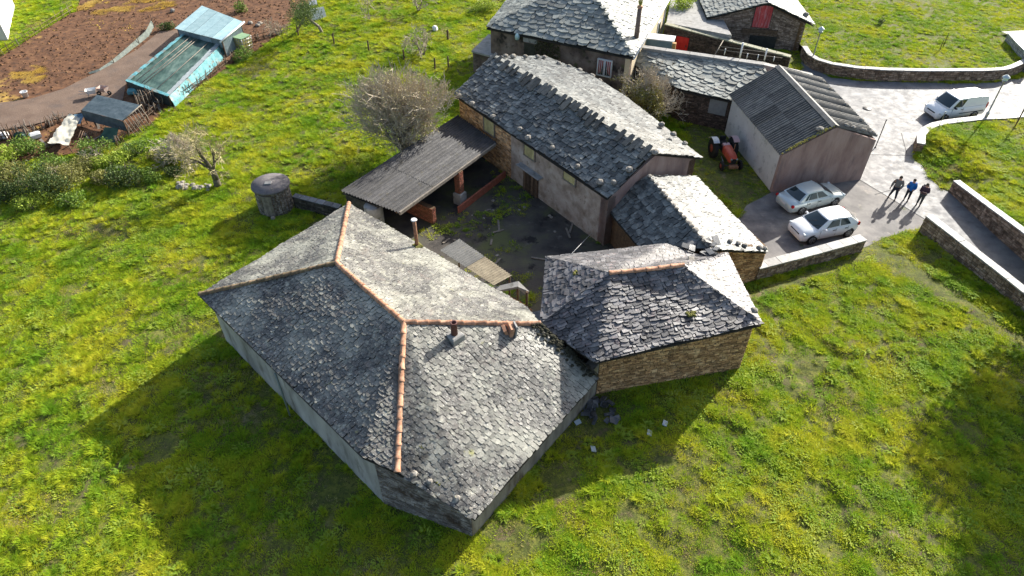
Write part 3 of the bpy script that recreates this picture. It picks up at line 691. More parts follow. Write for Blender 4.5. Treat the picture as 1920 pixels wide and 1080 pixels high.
def bricks(parent, c, size, rz, z0, z1, bh=.075, bl=.22):
    """courses of bricks on the four faces of a pier"""
    ca, sa = math.cos(rz), math.sin(rz); hx, hy = size[0]/2, size[1]/2
    cs = [A(c[0]+x*ca-y*sa, c[1]+x*sa+y*ca, 0) for x, y in ((-hx, -hy), (hx, -hy), (hx, hy), (-hx, hy))]; out = []
    for i in range(4): stone_pieces([cs[i]+UP*z0, cs[(i+1) % 4]+UP*z0, cs[(i+1) % 4]+UP*z1, cs[i]+UP*z1], bl, bh, .012, out, gap=.012)
    place_pieces(out, 'brick', 'brick_field', brick_red, parent, 40)
bricks(pr, pb, (.42, .42), .96, .92, 2.48)
rb = P(797, 410); MB().box(rb+A(-.25, .15, .6), (2.3, .34, 1.15), rz=-.62).build('brick_parapet', mortar, shed)
pp = bpy.data.objects[shed.children[-1].name]; bricks(pp, rb+A(-.25, .15, 0), (2.3, .34), -.62, .05, 1.18)
tr = MB(); ty = bil([h0, h1, h2, h3], .8, .8)*A(1, 1, 0); tr.box(P(905, 365)+UP*.25, (5.2, .12, .5), rz=.96); tr.build('manger_kerb', brick_red, shed)
# ---- round concrete tank behind the house
ct = P(699, 384, 2.2); mb = MB(); mb.lathe([(0, 2.2), (.5, 2.2), (.56, 2.14), (.56, 0), (0, 0)], (ct[0], ct[1], 0), n=26)
tag(mb.build('round_tank', concrete_m), 'pale round concrete tank top between shed and farmhouse roof', 'tank')
# ---- little corrugated canopy, porch slab and steps in the yard
cq = [P(825, 469, 2.55), P(927, 535, 2.55), P(960, 517, 2.4), P(861, 448, 2.4)]
can = thing('yard_canopy', 'small ribbed tan canopy on the yard side of the farmhouse', 'canopy', (sum(cq)/4)*A(1, 1, 0))
corrugated(can, [cq[0], (cq[0]+cq[1])/2, (cq[2]+cq[3])/2, cq[3]], 1, 1, asbestos, pitch=.17, amp=.03); corrugated(can, [(cq[0]+cq[1])/2, cq[1], cq[2], (cq[2]+cq[3])/2], 1, 1, asbestos_tan, pitch=.17, amp=.03)
for p in (cq[2], cq[3]): MB().tube(inset(p, cq[0], .15)*A(1, 1, 0), inset(p, cq[0], .15)-UP*.03, .05, n=8).build('post', wood_brown, can)
pv = thing('porch_roof', 'grey concrete porch slab with a bent end beside the tan canopy', 'porch', P(965, 545)*A(1, 1, 0))
sl = [P(926, 537, 2.3), P(971, 527, 2.3), P(973, 536, 2.1), P(930, 543, 2.1)]
mb = MB(); mb.prism([P(926, 538, 2.3), P(972, 527, 2.3), P(972, 537, 2.2), P(934, 545, 2.2)], -UP*.14); mb.build('slab', concrete_m, pv)
mb = MB(); mb.prism([P(972, 527, 2.28), P(993, 547, 1.9), P(986, 549, 1.85), P(972, 538, 2.18)], -UP*.14); mb.build('slab', concrete_m, pv)
for u, v in ((930, 541), (971, 532), (988, 547)): p = P(u, v, 2.0); MB().tube(p*A(1, 1, 0), p, .07, n=8).build('post', wood_brown, pv)
for k in range(4):
    p = P(967+k*6, 566+k*3, 1.4); MB().box(p, (.9, .16, .05), rz=-.8, rx=.5, ry=rnd(-.2, .2), tint=rnd(0, 1)).build('wood_board', MAT('board_orange', [(.30, .15, .07), (.45, .25, .13)], scale=5, rough=.8, tint=.4))
    tag(col.objects[-1], 'orange-brown board leaning below the porch slab', 'board', 'boards below the porch slab')
lp = [P(988, 588, 2.3), P(1013, 582, 2.3), P(1013, 606, 2.3), P(1000, 612, 2.3)]
mb = MB(); mb.prism(lp, -UP*2.3); tag(mb.build('stone_landing', concrete_m), 'grey stone landing wedged between farmhouse and annex', 'landing')
# ---- round stone hut with lid
tb = P(519, 388); hut = thing('round_stone_hut', 'round stone hut with flat concrete lid and wooden door', 'hut', tb)
mb = MB(); n = 28; mb.lathe([(1.1, -.1), (1.08, .9), (1.06, 1.72)], tb, n=n); body = mb.build('wall', mortar, hut); pcs = []
for i in range(n):
    a, b = 2*math.pi*i/n, 2*math.pi*(i+1)/n
    if 4.38 < (a+b)/2 < 4.95: continue
    stone_pieces([tb+A(1.1*math.cos(a), 1.1*math.sin(a), 0), tb+A(1.1*math.cos(b), 1.1*math.sin(b), 0), tb+A(1.06*math.cos(b), 1.06*math.sin(b), 1.7), tb+A(1.06*math.cos(a), 1.06*math.sin(a), 1.7)], .2, .12, .04, pcs)
place_pieces(pcs, 'stone', 'stone_field', MAT('stone_grey', [(.12, .11, .095), (.24, .22, .19)], scale=4, rough=.9, bump=.6, tint=.5, spots=[((.33, .33, .24), 8, .62, .72)]), body, 60)
lid = MB().lathe([(0, 1.70), (1.2, 1.70), (1.22, 1.74), (1.2, 1.84), (0, 1.88)], tb, n=36).build('lid', MAT('lid_concrete', [(.10, .09, .095), (.17, .155, .155)], scale=2, rough=.85, bump=.4, spots=[((.3, .28, .19), 9, .6, .7)]), hut)
MB().box(tb+A(-.1, -.1, 1.91), (.42, .3, .1), rz=.1, bev=.02).build('lid_handle', concrete_m, lid)
dr = MB().box(tb+A(-.06, -1.09, .8), (.62, .08, 1.5)).build('door', wood_grey, hut)
for k in range(4): MB().box(tb+A(-.06+(k-1.5)*.15, -1.14, .82), (.14, .03, 1.46), tint=rnd(0, 1)).build('plank', wood_grey, dr)
MB().lathe([(0, 0), (.16, .02), (.14, .16), (0, .2)], tb+A(.12, -1.35, 0), n=8).build('doorstep_stone', rock_m, hut)
FOOT.append([(tb[0]+1.3*math.cos(t), tb[1]+1.3*math.sin(t)) for t in np.linspace(0, 6.28, 12)])
# ---- dark garden wall by the hut
gw0, gw1 = P(553, 390), P(640, 412); gw = thing('garden_wall', 'short dark slate-capped wall running from the round hut to the farmhouse', 'wall', (gw0+gw1)/2)
ww = wall_prism(gw, 'wall', gw0, gw1, -.1, .85, .85, .35, mortar_dark, side=1); stones_on(ww, gw0, gw1, .82, .82, stone_dark, .35, .12, 40)
d_ = nrm(gw1-gw0)
for k in range(6):
    c = gw0+(gw1-gw0)*(k+.5)/6+np.cross(UP, d_)*.17+UP*.89; MB().box(c, (np.linalg.norm(gw1-gw0)/6-.02, .45, .08), rz=math.atan2(d_[1], d_[0])+rnd(-.03, .03), tint=rnd(0, 1), bev=.015).build('coping_slab', slate_dark, gw)

# ---- garage
G0, G1 = P(1446, 361), P(1613, 337); gx = nrm(G1-G0); gy = np.cross(UP, gx); GW = np.linalg.norm(G1-G0); GL = 7.9
gar = thing('garage', 'plain rendered garage with grey corrugated gable roof beside the road', 'garage', (G0+G1)/2+gy*GL/2)
GF = [P(1368, 178, 3.05), P(1459, 126, 4.5), P(1539, 150, 3.1)]
planG = [(G0[0], G0[1], 2.9)]+[tuple((G0+gx*GW/2)[:2])+(4.45,)]+[(G1[0], G1[1], 3.08)]+[(GF[2][0]-.2, GF[2][1]-.1, 3.08), (GF[1][0], GF[1][1]-.15, 4.45), (GF[0][0]+.25, GF[0][1]-.1, 2.9)]
walls(gar, planG, .25, [plaster_mauve, plaster_mauve, plaster_mauve, plaster_mauve, plaster_mauve, MAT('render_pale', [(.52, .50, .475), (.64, .62, .59)], scale=1, rough=.85, bump=.2, bscale=15, spots=[((.3, .29, .27), 2, .56, .74), ((.2, .2, .13), .7, .64, .8)])][:5]+[None])
wall_prism(gar, 'wall', planG[5], tuple((G0+gy*.05)[:2]), -.1, 2.9, 2.9, .2, MATS['render_pale'], side=1)
o_ = .22; ez = 3.0-.08
eL0 = P(1464, 291, 3.02); eL1 = P(1367, 177, 3.06); rg0 = P(1567, 237, 4.58); rg1 = P(1459, 124, 4.6); eR0 = P(1645, 255, 3.2); eR1 = P(1541, 147, 3.2)
corrugated(gar, [eL0, eL1, rg1, rg0], 7, 2, asbestos, pitch=.22, amp=.07); corrugated(gar, [eR1, eR0, rg0, rg1], 7, 2, asbestos, pitch=.22, amp=.07)
cap = MB()
for s_ in (-1, 1): cap.prism([rg0+UP*.1, rg1+UP*.1, rg1+gx*s_*.28-UP*.03, rg0+gx*s_*.28-UP*.03], UP*.02)
cap.build('ridge_cap', asbestos, gar)
mo = MB()
for k in range(70):
    t = rnd(.02, .98); c = (eL0*(1-t)+rg0*t)+gy*rnd(.0, .16)+UP*.05; mo.lathe([(0, -.03), (.07, 0), (.05, .05), (0, .07)], c, n=6)
mo.build('moss_fringe', MAT('moss_yellow', [(.24, .2, .04), (.36, .31, .08)], scale=14, rough=1, bump=.8), gar)
gl = Plane([rg0, eR0, eR1, rg1]); gll = Plane([rg0, rg1, eL1, eL0])
for u, v in ((1542, 156), (1555, 170), (1585, 199), (1614, 228), (1586, 238), (1599, 242), (1618, 247), (1634, 251)):
    roof_rock(gl.pix(u, v)+UP*.04, .19, 'dark stone along the road-side edge of the garage roof', 'stones on the road side of the garage roof')
roof_rock(gll.pix(1536, 246)+UP*.04, .26, 'pale flat stone near the front ridge of the garage roof', 'stone on the yard side of the garage roof')

# ---- village house behind
V0, V1 = P(912, 51, 4.2), P(1188, 108, 4.2); V2, V3 = P(1257, -6, 4.2), P(962, -16, 4.2); T0, T1 = P(1046, -18, 6.3), P(1112, -13, 6.5)
vh = thing('village_house', 'slate hip-roofed house with white barred window behind the long barn', 'house', A(6, 56, 0))
vF = Plane([T0, V0, V1, T1], along=V1-V0); vR = Plane([T1, V1, V2]); vL = Plane([T0, V3, V0]); vB = Plane([T0, T1, V2, V3])
rfV = deck([vF, vR, vL, vB], .1, 'roof', deck_dark, vh); pcs = []
slates(vF, .72, pcs, 1.2, .04); slates(vR, .6, pcs, 1.0, .03); slates(vL, .5, pcs, 1.0, .03)
place_pieces(pcs, 'slate', 'slate_field', slate_village, rfV, 300)
cV = (T0+T1)/2; pV = [inset(p, cV, .35) for p in (V0, V1, V2, V3)]
planV = [(p[0], p[1], 4.08) for p in pV]; rend_dark = MAT('render_stained', [(.07, .05, .042), (.15, .11, .09), (.24, .19, .16)], scale=.8, rough=.95, bump=.4, spots=[((.035, .03, .025), 1.2, .54, .66), ((.08, .09, .035), .9, .62, .74)])
wv = walls(vh, planV, .4, [rend_dark, plaster_cream, plaster_white, plaster_white])
dV = nrm((pV[1]-pV[0])*A(1, 1, 0)); rzV = math.atan2(dV[1], dV[0]); noV = np.cross(dV, UP)
c = on_wall(1134, 127, pV[0]+noV*.0, dV); win = MB()
ww_, wh_ = 1.15, 1.3
for a in (-1, 1): win.box(c+dV*a*(ww_/2)+noV*.06, (.09, .14, wh_+.09), rz=rzV); win.box(c+UP*a*wh_/2+noV*.06, (ww_+.09, .13, .09), rz=rzV)
win.box(c+noV*.06, (.1, .12, wh_), rz=rzV); wo = win.build('window', white_paint, vh)
MB().box(c+noV*.03, (ww_, .04, wh_), rz=rzV).build('pane', pane_m, wo)
cur = MAT('curtain_red', [(.34, .09, .08), (.46, .16, .14)], scale=14, rough=.9)
for a in (-1, 1): MB().prism([c+dV*a*ww_*.47+UP*wh_*.45+noV*.055, c+dV*a*ww_*.08+UP*wh_*.45+noV*.055, c+dV*a*ww_*.25-UP*wh_*.3+noV*.055, c+dV*a*ww_*.47-UP*wh_*.42+noV*.055], noV*.015).build('curtain', cur, wo)
for k in range(8): MB().tube(c+dV*(k-3.5)*ww_/7.4-UP*wh_*.53+noV*.15, c+dV*(k-3.5)*ww_/7.4+UP*wh_*.53+noV*.15, .018, n=5).build('bar', white_paint, wo)
wsd = nrm((pV[2]-pV[1])*A(1, 1, 0)); nsd = np.cross(wsd, UP); c = on_wall(1234, 54, pV[1], wsd); sw_ = MB().box(c+nsd*.03, (1.0, .1, 1.4), rz=math.atan2(wsd[1], wsd[0])).build('window', white_paint, vh)
MB().box(c+nsd*.09, (.7, .04, 1.15), rz=math.atan2(wsd[1], wsd[0])).build('pane', pane_m, sw_)
MB().tube(V1-UP*.1+A(.03, 0, 0), V2-UP*.1, .07, n=6).build('gutter', white_paint, vh)
b = vR.pix(1193, 71); chv = MB(); chv.tube(b-UP*.3, b+UP*2.35, .2, .17, n=10); cho = chv.build('chimney', MAT('chimney_brown', [(.13, .09, .07), (.22, .16, .13)], scale=4, rough=.9), vh)
MB().lathe([(.21, 2.35), (.24, 2.42), (.2, 2.5), (0, 2.5)], b, n=10).build('chimney_collar', terracotta, cho)
mb = MB()
for k in range(60): q = b+A(rnd(-.22, .22), rnd(-.22, .22), 2.5+rnd(0, .8)); mb.tube(b+UP*2.48, q, .012, n=3, cap=False)
mb.build('sprouting_weed', MAT('weed_yellow', [(.3, .3, .06), (.4, .4, .1)], scale=8, rough=.9), cho)
for i in range(9):
    t = (i+.5)/10; c = V1*(1-t)+T1*t+UP*.06; MB().box(c, (.5, .4, .09), rz=rnd(0, 3), rx=.3*rnd(-1, 1), bev=.02).build('hip_slab', slate_village, rfV)
MB().lathe([(0, 0), (.18, .02), (.2, .3), (.12, .45), (0, .5)], on_wall(973, 67, pV[0], dV)+noV*.3-UP*.2, n=10).build('wall_lamp', MAT('lamp_cyan', [(.45, .62, .62)], rough=.4, bump=0), vh)
sp = on_wall(995, 76, pV[0], dV); MB().box(sp+noV*.03, (1.3, .08, .35), rz=rzV).build('lintel', concrete_m, vh)
sp = on_wall(993, 95, pV[0], dV); MB().box(sp+noV*.02, (1.0, .06, 1.2), rz=rzV).build('boarded_opening', metal_dark, vh)
iv = MB()
for k in range(700):
    q = on_wall(rnd(1003, 1050), rnd(76, 112), pV[0]+noV*rnd(.03, .16), dV); a = nrm(RNG.normal(size=3))*.06; b = nrm(np.cross(a, RNG.normal(size=3)))*.06
    iv.quad(q-a, q+b, q+a, q-b, tint=rnd(0, 1))
iv.build('wall_moss', MAT('ivy_dull', [(.05, .055, .02), (.09, .085, .035)], scale=3, rough=.9, tint=.4), vh)
# flat-roofed lean-to at its left end
n0, n1, n2, n3 = P(884, 95, 1.95), P(928, 107, 1.95), P(975, 71, 1.95), P(916, 64, 1.95)
ln = thing('flat_lean_to', 'low dark flat-roofed lean-to at the left end of the village house', 'lean-to', ((n0+n2)/2)*A(1, 1, 0))
MB().prism([n0, n1, n2, n3], -UP*.15).build('roof_slab', concrete_m, ln)
pn = [inset(p, (n0+n2)/2, .12) for p in (n0, n1, n2, n3)]; wn_ = walls(ln, [(p[0], p[1], 1.78) for p in pn], .25, [rend_dark]*4)
# ---- low slate building with parapet (behind the garage)
i0, i1, i2 = P(1184, 119, 2.6), P(1276, 168, 2.6), P(1368, 188, 2.6); j0, j2 = P(1203, 95, 3.35), P(1432, 128, 3.75); j3 = j2+(i2-i1)*.9+(j2-i2)*0; i3 = i2+(i2-i1)*.9
lowb = thing('low_slate_house', 'low slate-roofed building with concrete parapet behind the garage', 'outbuilding', A(15, 50.5, 0))
lF = Plane([j0, i0, i1, i2, i3, j2], along=i2-i0); rfL = deck([lF], .1, 'roof', deck_dark, lowb); pcs = []
slates(lF, .62, pcs, 1.1, .035); place_pieces(pcs, 'slate', 'slate_field', slate_village, rfL, 250)
bk = nrm(A(.55, .83, 0)); pl0, pl1 = j0+A(0, .15, .12), P(1524, 141, 3.2)
planL = [inset(i0, j2, .3), inset(i1, j2, .3), inset(i2, j2, .3), inset(i3, j2, .3)]
for k in range(3): wall_prism(lowb, 'wall', planL[k], planL[k+1], -.1, 2.5, 2.5, .3, mortar_dark, side=1)
stones_on([o for o in lowb.children if o.name.startswith('wall')][0], planL[0], planL[1], 2.48, 2.48, MAT('stone_umber', [(.06, .04, .032), (.13, .09, .07)], scale=3, rough=.9, bump=.5, tint=.5), .3, .1, 0)
stones_on([o for o in lowb.children if o.name.startswith('wall')][1], planL[1], planL[2], 2.48, 2.48, MATS['stone_umber'], .3, .1, 0)
FOOT.append([tuple(p[:2]) for p in (i0, i1, i2, i3, j2, j0)])
d_ = nrm((planL[2]-planL[1])*A(1, 1, 0)); c = on_wall(1346, 200, planL[1], d_); MB().box(c+np.cross(d_, UP)*.03, (1.3, .1, 1.2), rz=math.atan2(d_[1], d_[0])).build('shuttered_window', MAT('shutter_grey', [(.16, .165, .17), (.23, .235, .24)], rough=.7), lowb)
pts = [j0+A(0, .1, .1), j2+A(0, .1, .1), P(1526, 146, 3.0)]
for k in range(2):
    a, b = pts[k], pts[k+1]; dd = nrm((b-a)*A(1, 1, 0)); n_ = 5 if k == 0 else 4
    for i in range(n_):
        p, q = a+(b-a)*i/n_, a+(b-a)*(i+.985)/n_; nn = np.cross(UP, dd)*.55
        MB().prism([p-UP*.5, q-UP*.5, q+UP*.12, p+UP*.12], nn, tint=rnd(0, 1)).build('parapet_block', concrete_m, lowb)
wall_prism(lowb, 'wall', pts[1], pts[2], -.1, 3.0, 2.5, .4, mortar_dark, side=1)
# ---- yard wall behind it, red door, blue store, white rail
y0, y1 = P(1246, 46, 2.4), P(1482, 108, 1.7); yw = thing('terrace_wall', 'dark mossy terrace wall rising behind the low slate building', 'wall', ((y0+y1)/2)*A(1, 1, 0))
y0b, y1b = A(y0[0], y0[1], 0), A(y1[0], y1[1], 0); ywm = wall_prism(yw, 'wall', y0b, y1b, -.1, 2.35, 1.65, .5, mortar_dark, side=1); stones_on(ywm, y0b, y1b, 2.33, 1.63, MATS['stone_umber'], .4, .13, 40)
dd = nrm(y1b-y0b)
for k in range(9):
    p, q = y0+(y1-y0)*k/9, y0+(y1-y0)*(k+.97)/9; MB().prism([p-dd*0-UP*.06, q-UP*.06, q+np.cross(UP, dd)*.5-UP*.06, p+np.cross(UP, dd)*.5-UP*.06], UP*.1, tint=rnd(0, 1)).build('coping_slab', MAT('coping_mossy', [(.24, .235, .15), (.36, .35, .28)], scale=4, rough=.85, tint=.25), yw)
red_m = MAT('red_paint', [(.5, .012, .012), (.62, .03, .025)], scale=3, rough=.45, bump=.05)
c = on_wall(1279, 84, y0b, dd); rd = MB().box(c+np.cross(dd, UP)*.12, (1.15, .08, 1.5), rz=math.atan2(dd[1], dd[0])).build('red_door', red_m)
tag(rd, 'bright red metal door in the dark terrace wall', 'door'); MB().box(c+np.cross(dd, UP)*.18+dd*.4, (.06, .06, .2), rz=math.atan2(dd[1], dd[0])).build('handle', metal_dark, rd)
bs_ = thing('blue_store', 'small blue-grey store box with pale flat lid beside the red door', 'shed', P(1233, 100, 0)); c = P(1234, 92, 2.4)*A(1, 1, 0)
MB().box(c+UP*1.7, (2.2, 1.0, 3.3), rz=-.3).build('body', MAT('blue_grey', [(.10, .16, .20), (.16, .23, .27)], scale=2, rough=.6), bs_); MB().box(c+UP*3.4, (2.5, 1.2, .08), rz=-.3).build('lid', white_paint, bs_)
MB().box(c+A(1.2, -.4, 2.5), (.3, .3, 1.2), rz=-.3).build('end_board', MAT('board_ochre', [(.45, .25, .10), (.55, .35, .16)], rough=.8), bs_)
# terrace bed and steel railing above the wall
tz = P(1285, 10, 2.3); mb = MB(); mb.prism([y0+np.cross(UP, dd)*.5, y0+np.cross(UP, dd)*.5+dd*6, P(1330, -14, 2.3), P(1262, -20, 2.3)], -UP*.3); o = mb.build('terrace', concrete_m); o['kind'] = 'structure'
rail = thing('white_railing', 'rickety white gate rail with posts on the parapet of the low building', 'railing', A(18.5, 51, 0))
rp = [P(1372, 121, 3.6), P(1387, 108, 3.65), P(1432, 113, 3.55), P(1471, 119, 3.4)]
for i, (u0_, v0_, u1_, v1_, r_) in enumerate(((1387, 108, 1391.5, 80, .07), (1433, 113, 1435.5, 91, .06), (1358, 103, 1359.5, 91, .035), (1400, 110, 1402, 100, .035), (1420, 112, 1424, 102, .035), (1450, 115, 1452, 106, .035))):
    b = P(u0_, v0_, 3.55); hgt = 0
    d = ray(u1_, v1_); t = b[1]/d[1]; top = CAMH+d[2]*t
    MB().tube(b, A(b[0], b[1], top), r_, n=6).build('post', white_paint, rail)
b0_, b1_ = P(1345, 101, 3.6), P(1465, 117, 3.5)
for zz in (.35, .62): MB().tube(b0_+UP*zz, b1_+UP*zz, .025, n=5).build('rail', wood_grey, rail)
MB().tube(P(1340, 103, 3.5), P(1356, 76, 3.9), .04, n=5).build('prop', wood_grey, rail)
# ---- far stone barn with the red loft door
hL, hR, hA = P(1331, 31, 2.6), P(1518, 43, 2.6), A(22.8, 62.4, 4.15); hd_ = nrm(A(.06, 1, 0)); dp = hd_*13
fb = thing('far_stone_barn', 'stone gable barn with faded red loft door at the top of the village', 'barn', (hL+hR)/2*A(1, 1, 0)+hd_*6)
fw = nrm((hR-hL)*A(1, 1, 0)); HL, HR = inset(hL, hR, .2), inset(hR, hL, .3)
planH = [(HL[0], HL[1], 2.55), (hA[0], hA[1], 4.0), (HR[0], HR[1], 2.55), tuple((HR+dp)[:2])+(2.55,), tuple((HL+dp)[:2])+(2.55,)]
wh = walls(fb, planH, .5, [mortar, mortar, mortar, None, plaster_cream])
stone_um2 = MAT('stone_warm', [(.14, .10, .08), (.25, .19, .15), (.36, .29, .24)], scale=3, rough=.9, bump=.5, tint=.5, spots=[((.05, .05, .03), 1.0, .6, .72)])
stones_on(wh[0], HL, hA, 2.5, 3.95, stone_um2, .42, .13, 80); stones_on(wh[1], hA, HR, 3.95, 2.5, stone_um2, .42, .13, 80)
ov = -hd_*.3; hp = hA+A(0, 0, .12)
fL = Plane([hp+ov, hL+ov-fw*.3, hL+dp-fw*.3, hp+dp]); fR = Plane([hp+ov, hp+dp, hR+dp+fw*.3, hR+ov+fw*.3]); rfH = deck([fL, fR], .1, 'roof', deck_dark, fb); pcs = []
slates(fL, .6, pcs, 1, .035); slates(fR, .55, pcs, .9, .03); place_pieces(pcs, 'slate', 'slate_field', slate_village, rfH, 200)
noH = np.cross(fw, UP); c = on_wall(1430, 31, hA+noH*.06, fw); rzH = math.atan2(fw[1], fw[0]); fade = MAT('red_faded', [(.42, .035, .04), (.50, .09, .09), (.46, .25, .27)], scale=2.5, rough=.7, stretch=(3, 3, .6), tint=.15)
ld = MB().box(c-noH*.02, (1.6, .06, 2.1), rz=rzH).build('loft_door', metal_dark, fb)
for k in range(6): MB().box(c+fw*(k-2.5)*.25+noH*.03, (.235, .05, 1.95), rz=rzH, tint=rnd(0, 1)).build('plank', fade, ld)
c = on_wall(1428, 82, hA+noH*.03, fw); c[2] = max(c[2], .55); MB().box(c, (2.4, .12, 1.2), rz=rzH).build('doorway', metal_dark, fb)
c = on_wall(1424, 58, hA+noH*.05, fw); MB().box(c, (3.2, .3, .35), rz=rzH).build('lintel_beam', wood_brown, fb)
sd = nrm(dp); c = on_wall(1323, 34, HL, sd); MB().box(c+np.cross(-sd, UP)*.03, (.7, .1, .9), rz=math.atan2(sd[1], sd[0])).build('window', MAT('frame_tan', [(.3, .2, .1)], rough=.8), fb)
roof_rock(P(1510, 30, 2.9), .3, 'dark stone on the corner of the far barn roof', 'stone on the far barn roof')
# ---- white building, top left corner
wt = [P(-60, 118, 0), P(46, 62, 0), P(80, -40, 0), P(-90, -40, 0)]
wbld = thing('white_building', 'corner of a white building at the top left', 'building', wt[1])
c0, c1 = P(-120, 100), P(12, 84); c2 = P(46, 12, 0)
ww1 = walls(wbld, [(c0[0], c0[1], 3.2), (c1[0]-.5, c1[1]+1.2, 3.2), (c2[0]-1, c2[1], 3.2), (c0[0]-2, c2[1]+4, 3.2)], .3, [plaster_white]*4)
MB().prism([A(c0[0]-.4, c0[1]-.4, 3.2), A(c1[0], c1[1]+.8, 3.2), A(c2[0]-.4, c2[1]+.6, 3.2), A(c0[0]-2.4, c2[1]+4.6, 3.2)], UP*.2).build('roof_slab', white_paint, wbld)
# ------------------------------------------------------------------ ground sheets
conc_road = MAT('road_concrete', [(.10, .10, .105), (.15, .15, .155), (.20, .20, .20)], scale=.9, rough=.68, rvar=.1, bump=.12, bscale=18, spec=.35, spots=[((.085, .082, .08), 1.2, .54, .72, 8.0), ((.25, .25, .25), 5, .62, .76)])
apron_m = MAT('old_asphalt', [(.085, .08, .08), (.15, .14, .135), (.22, .205, .19)], scale=.8, rough=.75, bump=.35, bscale=26, spots=[((.26, .23, .2), 1.4, .58, .72), ((.07, .08, .04), 1.1, .64, .74)])
yard_m = MAT('yard_mud', [(.03, .027, .025), (.07, .062, .054), (.10, .10, .06)], scale=.5, detail=9, rough=.85, bump=.6, bscale=7, spots=[((.09, .10, .04), .35, .54, .66, 8.0), ((.12, .11, .095), 1.6, .60, .72, 8.0), ((.02, .018, .017), .8, .58, .66, 7.0)])
field_m = MAT('manure_field', [(.05, .022, .010), (.115, .053, .025), (.19, .096, .045)], scale=1.6, rough=.95, bump=1.0, bscale=4, detail=9, spots=[((.055, .032, .022), 2.4, .58, .66), ((.42, .27, .055), .16, .60, .68), ((.36, .29, .2), 1.7, .69, .74)])
track_m = MAT('dirt_track', [(.12, .08, .058), (.18, .125, .092)], scale=.7, detail=9, rough=.95, bump=.8, bscale=10, spots=[((.11, .082, .068), .6, .52, .7, 9.0), ((.23, .175, .13), 6, .6, .7, 8.0)])
grass_soil = MAT('meadow_soil', [(.11, .09, .035), (.10, .12, .022), (.15, .155, .03)], scale=1.4, detail=10, rough=.95, bump=.9, bscale=14)
GRID = build_ground()
sheet('road', ROAD, .012, conc_road); sheet('parking_apron', APRON, .007, apron_m); sheet('farmyard', YARD, .005, yard_m)
def field_z(x, y):
    d = np.minimum(1, .25+0*x); return .02+.16*fbm(x*.8, y*.8, 21, 3)*np.clip(fbm(x*.12, y*.12, 4, 2)*2-.35, 0, 1)
sheet('manure_field', FIELD, 0, field_m, 1.1, field_z)
sheet('dirt_track', W2([(-90, 205), (0, 196), (60, 188), (120, 170), (200, 130), (260, 95), (300, 62), (345, 58), (330, 90), (238, 158), (232, 190), (150, 215), (60, 238), (-90, 262)]), .2, track_m, 1.2, lambda x, y: .15+.03*fbm(x, y, 3, 2))
sheet('meadow', UPPER, 0, grass_soil, 1.0, lambda x, y: UPZ-.1+.12*fbm(x*.7, y*.7, 31, 3))
sheet('grass_bank', BANK, 0, grass_soil, .8, lambda x, y: bank_z(x, y)+.08*(fbm(x*.9, y*.9, 41, 2)-.5))
# joints in the concrete
jm = MAT('joint_tar', [(.07, .07, .07)], rough=.8)
for a, b in (((1613, 338), (1734, 411)), ((1640, 365), (1712, 345)), ((1690, 250), (1700, 288)), ((1625, 290), (1715, 292))):
    p, q = P(*a), P(*b); d = nrm(q-p); n = np.cross(UP, d)*.03; MB().quad(p-n+UP*.0175, q-n+UP*.0175, q+n+UP*.0175, p+n+UP*.0175).build('joint', jm, bpy.data.objects['road'])
mh = P(1626, 204); MB().lathe([(0, .03), (.36, .03), (.37, .012)], mh, n=20).build('manhole_cover', metal_dark, bpy.data.objects['road'])

